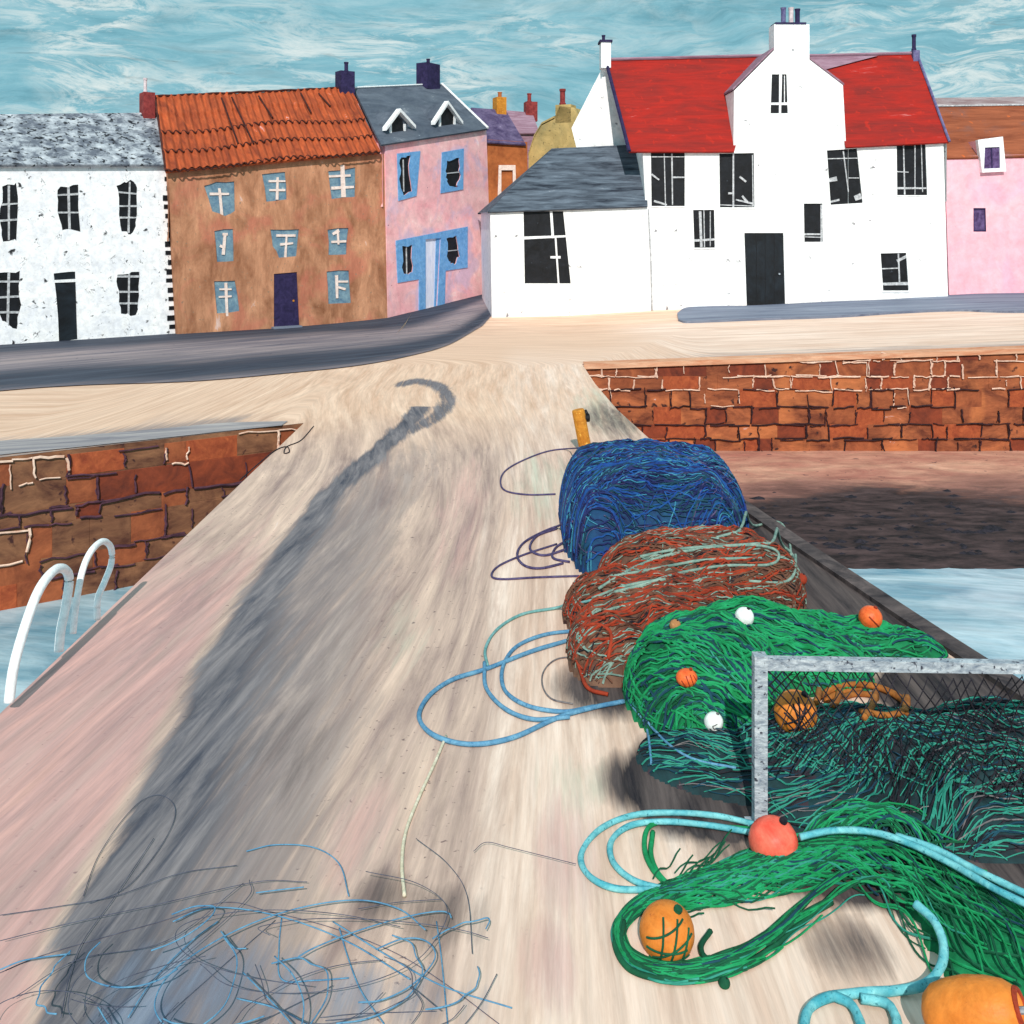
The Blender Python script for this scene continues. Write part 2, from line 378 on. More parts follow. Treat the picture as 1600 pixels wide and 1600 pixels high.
def blob(px, py, rx, ry, k=1.0):
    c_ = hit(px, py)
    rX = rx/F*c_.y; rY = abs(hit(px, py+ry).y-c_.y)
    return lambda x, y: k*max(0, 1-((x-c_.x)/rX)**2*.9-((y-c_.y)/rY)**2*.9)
shade_smudges = [blob(1340, 935, 150, 75, 2.4), blob(1540, 1085, 190, 70, 2.4), blob(1220, 850, 90, 70, 2.0), blob(1060, 1225, 130, 90, 1.5), blob(1130, 1275, 130, 60, 1.3), blob(1480, 1365, 320, 75, 1.7), blob(960, 1075, 110, 60, 1.0), blob(690, 1430, 90, 70, .5), blob(955, 655, 50, 40, .6), blob(1080, 1210, 130, 90, 1.0), blob(600, 1400, 60, 60, .6), blob(960, 1060, 90, 40, .8), blob(1330, 1480, 90, 70, .6), blob(1250, 1330, 200, 60, .8), blob(450, 1180, 110, 130, .28)]  # shadow under the net heaps painted into the deck colour, plus other charcoal smudges
def z_shade_smudge(x, y): return max(f(x, y) for f in shade_smudges)
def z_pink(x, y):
    l = interp(lband, y); return .62*(1-sst(-.25, -.05, x-l))*(1-sst(11, 20, y))+max(pkb(x, y), 0)
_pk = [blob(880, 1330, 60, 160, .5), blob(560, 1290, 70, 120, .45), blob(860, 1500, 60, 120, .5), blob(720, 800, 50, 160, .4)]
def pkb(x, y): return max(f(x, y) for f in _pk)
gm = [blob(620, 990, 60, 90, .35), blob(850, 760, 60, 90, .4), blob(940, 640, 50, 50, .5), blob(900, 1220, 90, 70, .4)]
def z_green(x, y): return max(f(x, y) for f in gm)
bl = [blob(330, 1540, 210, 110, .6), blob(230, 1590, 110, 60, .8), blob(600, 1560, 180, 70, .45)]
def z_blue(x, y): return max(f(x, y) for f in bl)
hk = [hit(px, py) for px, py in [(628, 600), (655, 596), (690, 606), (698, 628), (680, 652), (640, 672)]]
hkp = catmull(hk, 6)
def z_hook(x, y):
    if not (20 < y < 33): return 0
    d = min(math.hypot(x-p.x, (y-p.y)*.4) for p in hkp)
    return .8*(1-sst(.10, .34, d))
ZON = [('zone_sand', (210, 170, 144), (238, 204, 180), .5, 1.4),
       ('zone_cream', (216, 180, 158), (244, 218, 202), 1.5, 1.2),
       ('zone_pink', (172, 132, 138), (220, 172, 160), 1.8, 1.3),
       ('zone_green', (160, 164, 144), (200, 200, 180), 1.8, 1.2),
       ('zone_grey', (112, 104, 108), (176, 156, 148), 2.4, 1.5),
       ('zone_band', (60, 64, 78), (140, 132, 134), 2.8, 2.6),
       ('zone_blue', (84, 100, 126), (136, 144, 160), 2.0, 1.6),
       ('zone_shade_smudge', (34, 30, 36), (98, 86, 84), 1.5, 2.4)]
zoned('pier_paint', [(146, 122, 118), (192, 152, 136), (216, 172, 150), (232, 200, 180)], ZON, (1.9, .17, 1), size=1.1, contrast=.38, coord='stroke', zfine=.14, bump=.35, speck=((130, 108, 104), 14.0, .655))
ys = []
Y = -3.0
while Y < 5: ys.append(Y); Y += .5
while Y < WALLY: ys.append(Y); Y += .06+.004*max(0, Y-6)
YP = 34.98
ys = [y for y in ys if y < YP]+[YP]
vs, fs = grid(lambda y: (LEDGE, interp(REDGE, y)) if y < QY else (LEDGE, interp(REDGE, y)), ys, 150, lambda X, Y: 0)
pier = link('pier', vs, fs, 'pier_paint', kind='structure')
def stroke(o, wf):
    at = o.data.attributes.new('stroke', 'FLOAT_VECTOR', 'POINT'); out = []
    for v in o.data.vertices:
        x, y = v.co.x, v.co.y; k = wf(x, y)
        a_ = x-.14*(y-6)*(1-sst(-1.5, 1.5, x))*(1-sst(14, 30, y)); b_ = y
        out += [a_*(1-k)+(y*.75-9)*k, b_*(1-k)+(x*.8+20)*k, 0]
    at.data.foreach_set('vector', out)
stroke(pier, lambda x, y: 0)
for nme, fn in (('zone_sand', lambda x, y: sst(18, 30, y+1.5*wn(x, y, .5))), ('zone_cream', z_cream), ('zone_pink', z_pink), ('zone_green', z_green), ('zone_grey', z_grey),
                ('zone_band', lambda x, y: max(z_band(x, y), z_hook(x, y))), ('zone_blue', z_blue), ('zone_shade_smudge', z_shade_smudge)):
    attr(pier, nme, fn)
# body of the pier under the deck
b = MB()
pts = [(LEDGE+.01, -3)]+[(interp(REDGE, y)-.01, y) for y, _ in REDGE]+[(LEDGE+.01, 35)]
n = len(pts)
b.add([(x, y, -.01) for x, y in pts]+[(x, y, -6) for x, y in pts], [(i, (i+1) % n, n+(i+1) % n, n+i) for i in range(n)]+[tuple(range(n))])
paint('rust_masonry', [(84, 40, 30), (132, 58, 36), (158, 76, 44), (180, 104, 66)], (.8, 1, 1.6), size=1.0, detail=9, contrast=.34, speck=(58, 34, 32), speck_scale=3.4, speck_amt=.63, wash=((200, 120, 72), .5, .6), bump=.5)
b.build('pier_body', 'rust_masonry', kind='structure')
# kerb along the far right edge of the pier
def kerb(name, path, wdt, h, mat):
    b = MB(); b_pts = [Vector(p) for p in path]
    vs = []
    for i, p in enumerate(b_pts):
        t = b_pts[min(i+1, len(b_pts)-1)]-b_pts[max(0, i-1)]; t.z = 0; t.normalize(); nn = Vector((-t.y, t.x, 0))
        for a, z in ((0, -.3), (0, h), (wdt, h), (wdt, -.3)): vs.append(p+nn*a+Vector((0, 0, z)))
    k = len(b_pts)
    fs = [(i*4+j, i*4+(j+1) % 4, (i+1)*4+(j+1) % 4, (i+1)*4+j) for i in range(k-1) for j in range(4)]+[(0, 1, 2, 3), tuple(4*(k-1)+j for j in (3, 2, 1, 0))]
    b.add(vs, fs); return b.build(name, mat, kind='structure')
kerb('pier_kerb', [(interp(REDGE, y)+.03, y, 0) for y in [6+.5*i for i in range(33)]], .26, .06, 'kerb_soft')

# ------------------------------------------------------------------ quay (one sheet up to the horizon)
def edgeY(X):
    if X < LEDGE: return left_quay(max(X, -14))
    if X <= 2.4: return YP
    return WALLY
xs = sorted(set([-900, -300, -120, -60]+[-40+.35*i for i in range(100)]+[LEDGE-.0005, LEDGE+.0005]+[-4.9+.3*i for i in range(25)]+[2.3999, 2.41]+[2.6+.35*i for i in range(100)]+[60, 120, 300, 900]))
xs = [x for x in xs if not (LEDGE-.2 < x < LEDGE+.1) or abs(x-LEDGE) < .001]
NT = 60; vs = []; fs = []
for X in xs:
    e = edgeY(X)
    for j in range(NT):
        t = j/(NT-1); Y = e+(74-e)*t if j < NT-1 else 74
        vs.append((X, Y, gz(X, Y)))
    vs.append((X, 2500, 2.4))
NT += 1
for i in range(len(xs)-1):
    for j in range(NT-1):
        q = i*NT+j; fs.append((q, q+NT, q+NT+1, q+1))
quay = link('quay', vs, fs, 'pier_paint', kind='structure')
qw = lambda x, y: max(sst(0, 7, LEDGE-x), sst(0, 5, x-2.4), sst(35, 44, y))
attr(quay, 'zone_sand', lambda x, y: sst(18, 30, y+1.5*wn(x, y, .5)) if y < 30 and x > -9 else 1.0)
attr(quay, 'zone_cream', lambda x, y: z_cream(x, y)*(1-qw(x, y))+qw(x, y)*(.9*sst(3, 8, x)*(1-sst(46, 50, y))+.75*(1-sst(-14, -8, x))*(1-sst(1.5, 4, y-left_quay(x)))))
attr(quay, 'zone_grey', lambda x, y: .5*sst(4, 8, x)*(1-sst(35.5, 38, y))+(.7*(1-sst(.6, 1.8, abs(y-left_quay(x)-.8))) if x < LEDGE-1.5 else 0))
stroke(quay, qw)
# road in front of the left row
def strip(name, near, far, mat, lift, nseg=8, kind='structure', h=0):
    A = catmull([hit(*p) for p in near], nseg); B = catmull([hit(*p) for p in far], nseg)
    vs = []; rows = 9; k = len(A)
    for i in range(k):
        for j in range(rows):
            p = A[i].lerp(B[i], j/(rows-1)); p.z = gz(p.x, p.y)+lift; vs.append(p)
    fs = [(i*rows+j, (i+1)*rows+j, (i+1)*rows+j+1, i*rows+j+1) for i in range(k-1) for j in range(rows-1)]
    if h:
        base = len(vs)
        for i in range(k):
            p = A[i].copy(); p.z = gz(p.x, p.y)-.05; vs.append(p)
        fs += [(i*rows, base+i, base+i+1, (i+1)*rows) for i in range(k-1)]
    return link(name, vs, fs, mat, kind=kind)
zoned('road', [(92, 90, 104), (128, 120, 130), (166, 150, 150)], [('zone_dark', (40, 46, 62), (74, 80, 94), 1.1, 1.3)], (.12, 1.5, 1), (0, 0, math.radians(-42)), size=1.0, contrast=.34, speck=((60, 62, 80), 3, .68))
road = strip('road', [(-260, 640), (-100, 626), (0, 612), (130, 603), (300, 597), (450, 584), (560, 572), (640, 557), (700, 540), (745, 515), (768, 494)],
      [(-260, 560), (-100, 550), (0, 538), (130, 530), (280, 520), (450, 508), (560, 500), (615, 494), (670, 482), (720, 468), (772, 452)], 'road', .03)
at = road.data.attributes.new('zone_dark', 'FLOAT', 'POINT')
at.data.foreach_set('value', [(.35, .9, .75, .3, .1, .1, .55, 1.0, 1.0)[i % 9] for i in range(len(road.data.vertices))])
strip('pavement', [(1060, 502), (1075, 505), (1130, 503), (1180, 501), (1300, 497), (1400, 491), (1500, 487), (1600, 489), (1800, 490)],
      [(1058, 492), (1075, 483), (1130, 481), (1180, 480), (1300, 474), (1400, 470), (1500, 462), (1600, 459), (1800, 456)], 'pavement', .10, h=1)
strip('path', [(-60, 722), (0, 712), (120, 700), (260, 685), (350, 675), (440, 666)], [(-60, 700), (0, 690), (120, 682), (260, 670), (350, 662), (450, 659)], 'coping', .02)
# coping along the right wall
b = MB(); 
for i in range(60):
    x0 = 2.45+i*.8; x1 = x0+.8
    zz0 = gz(x0, WALLY); zz1 = gz(x1, WALLY)
    b.add([(x0, WALLY-.12, zz0+.01), (x1, WALLY-.12, zz1+.01), (x1, WALLY+.4, zz1+.05), (x0, WALLY+.4, zz0+.05), (x0, WALLY-.12, zz0-.15), (x1, WALLY-.12, zz1-.15)], [(0, 1, 2, 3), (4, 5, 1, 0)])
paint('edge_stone', [(186, 110, 74), (216, 150, 110), (226, 182, 150)], (.4, 2, 2), size=1.2, contrast=.35)
b.build('coping', 'edge_stone', kind='structure')

# ------------------------------------------------------------------ water and beach
link('water', [(-2500, -60, WATER), (2500, -60, WATER), (2500, 36, WATER), (-2500, 36, WATER)], [(0, 1, 2, 3)], 'sea_water', kind='structure')
link('seabed', [(-2500, -60, -7), (2500, -60, -7), (2500, 36, -7), (-2500, 36, -7)], [(0, 1, 2, 3)], 'kerb_dark', kind='structure')
zoned('beach_paint', [(172, 112, 98), (204, 140, 120), (208, 158, 134)],
      [('zone_wet', (96, 66, 62), (160, 112, 100), 1.4, 1.4), ('zone_weed', (14, 12, 16), (84, 66, 66), 1.8, 2.2)], (.4, 1.0, 1), size=.9, contrast=.34, bump=.5, speck=((80, 60, 64), 4, .66))
xs = [2.3+.2*i for i in range(180)]; ysb = [17+.2*i for i in range(91)]
def beachz(X, Y):
    t = (Y-23.6)/(WALLY-23.6)
    z = WATER+.2*t if t > 0 else WATER+.12*(Y-23.6)
    return z+.03*noise.noise(Vector((X*.5, Y*.8, 0)))*min(1, max(0, t*6))+.006*noise.noise(Vector((X*2, Y*2, 0)))
vs = [(x, y, beachz(x, y)) for x in xs for y in ysb]; m = len(ysb)
fs = [(i*m+j, (i+1)*m+j, (i+1)*m+j+1, i*m+j+1) for i in range(len(xs)-1) for j in range(m-1)]
beach = link('beach', vs, fs, 'beach_paint', kind='structure', smooth=True)
attr(beach, 'zone_wet', lambda x, y: .95*(1-sst(28.5, 32.5, y+1.2*wn(x, y, .25)*2))+.0)
attr(beach, 'zone_weed', lambda x, y: 1.1*(1-sst(27.5, 31.5, y+1.5*wn(x, y+9, .2)*2)))
b = MB()
for k in range(260):   # weed and stones scattered on the wet sand
    x = R.uniform(5, 24); y = 24.6+abs(R.gauss(0, 2.6))
    if y > 32: continue
    s_ = R.uniform(.05, .22); z = beachz(x, y)
    ring = [(x+s_*R.uniform(.8, 2.2)*math.cos(a), y+s_*R.uniform(.5, 1)*math.sin(a), z-.03) for a in [i*math.pi/3 for i in range(6)]]
    b.add(ring+[(x, y, z+s_*.35)], [(i, (i+1) % 6, 6) for i in range(6)])
o = b.build('seaweed', 'net_black', kind='stuff'); o['label'] = 'black seaweed clumps strewn over the wet beach by the waterline'

# ------------------------------------------------------------------ masonry walls
def masonry(name, label, P0, P1, topz, zbot, seed, dark_from, courses, line_p, pale='pale_mortar', dark='dark_mortar', mat='rust_masonry', tints=(0, 0, 0, 0, 1, 2, 3)):
    rr = random.Random(seed)
    L_ = (Vector(P1)-Vector(P0)).length; dx = (Vector(P1)-Vector(P0)).normalized(); rz = math.atan2(dx.y, dx.x)
    root = empty(name, (P0[0], P0[1], zbot), label, 'sea wall', rz=rz)
    body = MB()
    nseg = 40
    for i in range(nseg):
        x0 = L_*i/nseg; x1 = L_*(i+1)/nseg
        t0, t1 = topz(x0)-zbot-.005, topz(x1)-zbot-.005
        body.add([(x0, 0, -2), (x1, 0, -2), (x1, 0, t1), (x0, 0, t0), (x0, .8, -2), (x1, .8, -2), (x1, .8, t1), (x0, .8, t0)],
                 [(0, 1, 2, 3), (3, 2, 6, 7)]+([(0, 3, 7, 4)] if i == 0 else [])+([(1, 5, 6, 2)] if i == nseg-1 else []))
    stones = MB(); pale_b = MB(); dark_b = MB()
    H = max(topz(0), topz(L_))-zbot; z = 0
    while z < H:
        h = rr.uniform(*courses); x = -rr.uniform(0, .5)
        while x < L_:
            wd = rr.uniform(.45, 1.35); x0, x1 = max(x, 0), min(x+wd, L_); top = min(z+h, topz(max(0, min(L_, (x0+x1)/2)))-zbot-.06)
            if x1-x0 > .1 and top-z > .08:
                p = rr.uniform(.003, .010); zz = z+rr.uniform(-.03, .03)
                bev = .008
                stones.add([(x0, 0, zz), (x1, 0, zz), (x1, 0, top), (x0, 0, top), (x0+bev, -p, zz+bev), (x1-bev, -p, zz+bev), (x1-bev, -p, top-bev), (x0+bev, -p, top-bev)],
                           [(4, 5, 6, 7), (0, 1, 5, 4), (1, 2, 6, 5), (2, 3, 7, 6), (3, 0, 4, 7)], rr.choice(tints))
                f = z/H
                if rr.random() < line_p:
                    tgt = dark_b if rr.random() < dark_from(f) else pale_b
                    j = lambda: rr.uniform(-.05, .05)
                    q = [(x0+j(), -.055, zz+j()), (x1+j(), -.055, zz+j()), (x1+j(), -.055, top+j()), (x0+j(), -.055, top+j())]
                    sides = [0, 1, 2, 3]; rr.shuffle(sides)
                    for s_ in sides[:rr.choice((2, 3, 3, 4))]:
                        e0 = Vector(q[s_]); e1 = Vector(q[(s_+1) % 4]); f0 = rr.uniform(-.08, .25); f1 = rr.uniform(.7, 1.12)
                        tgt.tube([e0.lerp(e1, f0+(f1-f0)*u_/4)+Vector((rr.gauss(0, .014), 0, rr.gauss(0, .014))) for u_ in range(5)], rr.uniform(.014, .032), 5)
            x += wd
        z += h
    body.build('wall', mat, root); stones.build('stonework', [mat, 'stone_ochre', 'stone_dark', 'stone_orange'], root)
    if pale_b.v: pale_b.build('mortar', pale, root)
    if dark_b.v: dark_b.build('mortar', dark, root)
    return root
paint('stone_ochre', [(108, 54, 36), (170, 96, 60)], size=1.6, detail=9, contrast=.4)
paint('stone_dark', [(84, 40, 32), (146, 68, 42)], size=1.6, detail=9, contrast=.4)
paint('stone_orange', [(128, 56, 36), (178, 92, 54)], size=3, contrast=.4)
paint('wall_warm', [(70, 38, 32), (112, 54, 38), (140, 70, 46), (150, 104, 74)], (.9, 1, 1.6), size=1.1, detail=9, contrast=.4, speck=(64, 36, 34), speck_scale=4, speck_amt=.62)
masonry('harbour_wall', 'rust red harbour wall with scrawled stone joints below the white house', (2.4, WALLY-.02, 0), (46, WALLY-.02, 0), lambda x: gz(x+2.4, WALLY), -3.0, 3,
        lambda f: 1-sst(.30, .62, f), (.42, .6), .85)
P0 = (-14, left_quay(-14)-.01, 0); P1 = (LEDGE+.0, QY-.01, 0)
masonry('harbour_wall', 'brown and rust harbour wall at the left behind the white grab rails', P0, P1, lambda x: -.001, -3.2, 5,
        lambda f: .95 if f < .75 else .3, (.3, .7), .62, pale='pale_mortar', dark='purple_mortar', mat='wall_warm', tints=(0, 0, 0, 0, 1, 2, 3))

yq = left_quay(-14)
link('quay_side', [(-900, yq, .0), (-14, yq, .0), (-14, yq, -6), (-900, yq, -6)], [(0, 1, 2, 3)], 'wall_warm', kind='structure')
# ------------------------------------------------------------------ houses
class House:
    def __init__(s, name, label, A, B, cat='house', group=None):
        s.A, s.B = A, B
        d = (B-A); d.z = 0; s.ux = d.normalized(); s.n = Vector((-s.ux.y, s.ux.x, 0))
        if s.n.y < 0: s.n = -s.n
        s.root = empty(name, A, label, cat, group, rz=math.atan2(s.ux.y, s.ux.x))
        s.z0 = A.z
    def loc(s, px, py, d=0.):
        D = ray(px, py, 1.0)-Vector((0, 0, EYE)); p0 = s.A+s.n*d
        t = (p0-Vector((0, 0, EYE))).dot(s.n)/D.dot(s.n); P = Vector((0, 0, EYE))+D*t-s.A
        return Vector((P.dot(s.ux), P.dot(s.n), P.z))
    def uz(s, px, py, d=0.): p = s.loc(px, py, d); return (p.x, p.z)
    def wall(s, outline, holes, D, mat, reveal=.09, sink=.9, extra=None, nbase=2):
        """outline: traced points, the first nbase run along the base; holes: traced polygons"""
        ol = [s.uz(*p) for p in outline]
        ol = [(u, z-sink) if i < nbase else (u, z) for i, (u, z) in enumerate(ol)]
        hs = [[s.uz(*p) for p in h] for h in holes]
        b = MB()
        polys = [[Vector((u, z, 0)) for u, z in ol]]+[[Vector((u, z, 0)) for u, z in h] for h in hs]
        flat = [v for p in polys for v in p]; tr = tessellate_polygon(polys)
        b.add([(v.x, 0, v.y) for v in flat], [tuple(t) for t in tr])
        n = len(ol); b.add([(u, 0, z) for u, z in ol]+[(u, D, z) for u, z in ol], [(i, (i+1) % n, n+(i+1) % n, n+i) for i in range(n)])
        tb = tessellate_polygon([[Vector((u, z, 0)) for u, z in ol]]); b.add([(u, D, z) for u, z in ol], [tuple(t) for t in tb])
        for h in hs:
            n = len(h); b.add([(u, 0, z) for u, z in h]+[(u, reveal, z) for u, z in h], [(i, (i+1) % n, n+(i+1) % n, n+i) for i in range(n)])
        if extra: extra(b)
        return b.build('wall', mat, s.root)
    def pane(s, poly, name='window', mat='pane_black', d=.045, t=.05, label=None, grow=1.06):
        pts = [s.uz(*p) for p in poly]; cx = sum(p[0] for p in pts)/len(pts); cz = sum(p[1] for p in pts)/len(pts)
        pts = [(cx+(u-cx)*grow, cz+(z-cz)*grow) for u, z in pts]
        b = MB(); b.prism(pts, d, d+t); o = b.build(name, mat, s.root)
        if label: o['label'] = label
        return o
    def bars(s, parent, lines, wpx, mat, d=.005, t=.045, name='glazing_bar'):
        b = MB()
        for ln in lines:
            q0 = Vector(s.uz(*ln[0])); q1 = Vector(s.uz(*ln[1])); dr = (q1-q0)
            if dr.length < 1e-4: continue
            dr.normalize(); w_ = (ln[2] if len(ln) > 2 else wpx)/F*s.A.y/2; nn = Vector((-dr.y, dr.x))*w_
            n1 = nn*R.uniform(.7, 1.2); n2 = nn*R.uniform(.7, 1.2)
            dd = d+R.uniform(-.004, .004)
            b.prism([tuple(q0+n1), tuple(q1+n2), tuple(q1-n2), tuple(q0-n1)], dd, dd+t)
        o = b.build(name, mat, parent); return o
    def plate(s, poly, hole, d0, d1, name, mat, parent=None):
        ol = [s.uz(*p) for p in poly]; hs = [s.uz(*p) for p in hole] if hole else None
        b = MB()
        if hs:
            polys = [[Vector((u, z, 0)) for u, z in ol], [Vector((u, z, 0)) for u, z in hs]]
            flat = [v for p in polys for v in p]; tr = tessellate_polygon(polys)
            b.add([(v.x, d0, v.y) for v in flat], [tuple(t) for t in tr])
            for r_ in (ol, hs):
                n = len(r_); b.add([(u, d0, z) for u, z in r_]+[(u, d1, z) for u, z in r_], [(i, (i+1) % n, n+(i+1) % n, n+i) for i in range(n)])
        else: b.prism(ol, d0, d1)
        return b.build(name, mat, parent or s.root)
    def roof(s, eL, eR, rL, rR, dr, mat, over=.22, nx=40, nz=12, bumpf=None, thick=.10, hip=False, gable_mat=None, edge=None):
        """eaves and ridge traced; ridge stands dr behind the facade, rear slope mirrors the front"""
        a, b_, c_, d_ = s.loc(*eL, -over), s.loc(*eR, -over), s.loc(*rR, dr), s.loc(*rL, dr)
        m = MB()
        nrm = (b_-a).cross(d_-a).normalized()
        if nrm.z < 0: nrm = -nrm
        def sheet(a, b_, c_, d_, nrm, bf):
            vs = []
            for j in range(nz+1):
                for i in range(nx+1):
                    u, v = i/nx, j/nz; p = a.lerp(b_, u).lerp(d_.lerp(c_, u), v)
                    if bf: p = p+nrm*bf(u, v)
                    vs.append(p)
            m.add(vs, [(j*(nx+1)+i, j*(nx+1)+i+1, (j+1)*(nx+1)+i+1, (j+1)*(nx+1)+i) for j in range(nz) for i in range(nx)])
            lo = [a-nrm*thick, b_-nrm*thick, c_-nrm*thick, d_-nrm*thick]
            m.add([a, b_, c_, d_]+lo, [(4, 7, 6, 5), (0, 4, 5, 1), (1, 5, 6, 2), (3, 2, 6, 7), (0, 3, 7, 4)])
        sheet(a, b_, c_, d_, nrm, bumpf)
        a2 = Vector((a.x if not hip else a.x, 2*dr+over, a.z)); b2 = Vector((b_.x, 2*dr+over, b_.z))
        n2 = Vector((nrm.x, -nrm.y, nrm.z))
        sheet(b2, a2, d_, c_, n2, None)
        if hip: m.add([a, d_, a2], [(0, 1, 2)])
        o = m.build('roof', mat, s.root)
        g = MB()
        e0, e1 = s.loc(*eL, 0), s.loc(*eR, 0)
        dn = Vector((0, 0, -.12))
        for P, Q in ((e0, d_), (e1, c_)):
            if gable_mat and g.v: g.build('gable', gable_mat, s.root); g = MB()
            if hip and P is e0: continue
            u_in = .12 if P is e0 else -.12
            g.add([P+dn+Vector((u_in, 0, 0)), Q+dn*1.5+Vector((u_in, 0, 0)), Vector((P.x+u_in, 2*dr, P.z-.12)), Vector((P.x+u_in, 2*dr, P.z-3)), Vector((P.x+u_in, 0, P.z-3))], [(0, 1, 2, 3, 4)])
        if gable_mat and g.v: g.build('gable', gable_mat, s.root)
        s.rf = (a, b_, c_, d_, nrm, o)
        return o
    def chimney(s, x0, x1, yt, yb, d, thick, mat, pots, potmat, cap=None):
        a = s.loc(x0, yb, d); b_ = s.loc(x1, yt, d); m = MB()
        m.box((a.x, d-thick/2, a.z-.4), (b_.x, d+thick/2, b_.z))
        o = m.build('chimney', mat, s.root)
        if cap:
            m = MB(); m.box((a.x-.08, d-thick/2-.06, b_.z), (b_.x+.08, d+thick/2+.06, b_.z+.12)); m.build('cap', cap, o)
        for (px, pt, wpx) in pots:
            q = s.loc(px, pt, d); r = wpx/2/F*s.A.y; z0 = b_.z-.02; hh = q.z-z0
            m = MB(); m.tube([(q.x, d, z0), (q.x, d, z0+hh*.15), (q.x, d, z0+hh*.2), (q.x, d, z0+hh*.85), (q.x, d, z0+hh*.86), (q.x, d, z0+hh)],
                             lambda t: r*(1.15 if t < .25 else .9 if t < .75 else 1.1), 10)
            m.build('chimney_pot', potmat, o)
        return o
def jag(poly, k, amp, seed=0):
    rr = random.Random(seed); out = []
    n = len(poly)
    for i in range(n):
        a = Vector(poly[i]); b_ = Vector(poly[(i+1) % n])
        for j in range(k):
            p = a.lerp(b_, j/k); out.append((p.x+rr.uniform(-amp, amp), p.y+rr.uniform(-amp, amp)))
    return out
def rect(x0, y0, x1, y1, sk=0): return [(x0, y1), (x1+sk, y1), (x1, y0), (x0-sk*0, y0)]

# --- 1 white terraced house at the left
h = House('terraced_house', 'white scratched house with speckled slate roof at the left end of the row', hit(0, 540), hit(276, 522))
W1 = [([(5, 290), (27, 287), (27, 375), (6, 378), (0, 340)], [((-2, 320), (28, 318)), ((0, 345), (28, 343)), ((14, 290), (14, 375))]),
      ([(88, 295), (122, 288), (124, 362), (98, 358), (90, 330)], [((88, 305), (123, 303)), ((90, 332), (124, 332)), ((107, 292), (109, 360))]),
      ([(183, 290), (205, 282), (214, 292), (213, 350), (205, 365), (188, 362), (186, 325)], [((184, 300), (214, 303)), ((186, 322), (214, 322)), ((187, 340), (214, 340)), ((203, 284), (201, 364))]),
      ([(0, 428), (30, 424), (32, 475), (25, 516), (2, 500), (-8, 470)], [((-4, 440), (31, 440)), ((-5, 465), (32, 463)), ((0, 488), (30, 488)), ((14, 426), (12, 512))]),
      ([(183, 428), (216, 424), (218, 475), (212, 494), (190, 488), (184, 455)], [((182, 432), (218, 432)), ((184, 456), (218, 456)), ((186, 474), (218, 474)), ((202, 426), (201, 492))]),
      ([(-90, 296), (-64, 292), (-62, 372), (-88, 374)], [((-90, 330), (-62, 330)), ((-76, 294), (-76, 372))]),
      ([(-92, 432), (-62, 428), (-60, 498), (-90, 500)], [((-92, 462), (-60, 462)), ((-76, 430), (-76, 498))])]
holes = [jag(list(reversed(p)) if False else p, 4, 2.2, i+1) for i, (p, _) in enumerate(W1)]
door = jag([(84, 428), (118, 424), (121, 531), (93, 533)], 3, 1.2, 99)
h.wall([(-130, 548), (276, 522), (266, 257), (120, 257), (-130, 256)], holes+[door], 8, 'white_scratched', nbase=2)
for hl, (p, ln) in zip(holes, W1):
    o = h.pane(hl); h.bars(o, ln, 3.2, 'bar_grey')
o = h.pane(door, 'door', 'door_black'); h.bars(o, [((80, 440), (122, 438), 6)], 5, 'white_bar', name='lintel')
h.roof((-135, 257), (268, 257), (-128, 180), (250, 176), 4.0, 'slate_speckled', nx=60, gable_mat='white_scratched', bumpf=lambda u, v: .03*math.sin(v*38))
b = MB(); rr = random.Random(4)
for k in range(18):      # dark toothed quoins down the right-hand corner
    y0 = 262+k*14.4; xr = 266+(y0-257)*.037
    p0 = h.uz(xr-rr.uniform(7, 14), y0+rr.uniform(6, 9)); p1 = h.uz(xr-1, y0)
    b = MB(); b.box((p0[0], -.03, p0[1]), (p1[0], .02, p1[1])); b.build('quoin', 'pane_black', h.root)
b = MB(); pts = [h.loc(x, y, -.06) for x, y in ((270, 258), (273, 380), (277, 524))]; b.tube(pts, .07, 8); b.build('drainpipe', 'pane_black', h.root)

# --- 2 ochre house under orange pantiles
h = House('terraced_house', 'tall ochre brown house with wavy orange pantile roof and blue windows', hit(279, 523), hit(606, 497.5))
W2 = [([(318, 290), (338, 284), (366, 284), (368, 330), (352, 338), (332, 330)], [((328, 303), (358, 303)), ((343, 294), (347, 337))]),
      ([(410, 272), (446, 268), (448, 312), (416, 316)], [((420, 283), (446, 283)), ((421, 297), (446, 297)), ((434, 277), (433, 312))]),
      ([(512, 268), (556, 262), (554, 308), (518, 310)], [((508, 276), (548, 274)), ((518, 294), (553, 292), 4.5), ((535, 258), (537, 308), 7)]),
      ([(334, 360), (364, 358), (366, 408), (340, 410)], [((348, 366), (356, 366), 5), ((352, 364), (349, 398), 6), ((344, 384), (352, 388))]),
      ([(422, 358), (468, 358), (464, 400), (436, 402), (426, 384)], [((432, 368), (462, 368)), ((438, 382), (458, 380)), ((448, 368), (446, 402))]),
      ([(512, 358), (544, 356), (542, 398), (514, 398)], [((520, 366), (530, 360), 5), ((518, 378), (541, 377)), ((528, 362), (529, 382))]),
      ([(334, 440), (368, 438), (374, 486), (338, 490)], [((343, 452), (362, 452)), ((342, 464), (362, 463)), ((353, 442), (355, 494))]),
      ([(510, 424), (546, 422), (548, 474), (514, 474)], [((526, 430), (527, 466), 5), ((526, 440), (544, 440)), ((526, 448), (540, 452))])]
holes = [jag(p, 2, 1.0, i+20) for i, (p, _) in enumerate(W2)]
door = [(428, 428), (464, 425), (468, 509.5), (428, 512.5)]
h.wall([(279, 523), (606, 497.5), (600, 240), (440, 252), (262, 268)], holes+[door], 8.5, 'ochre_render')
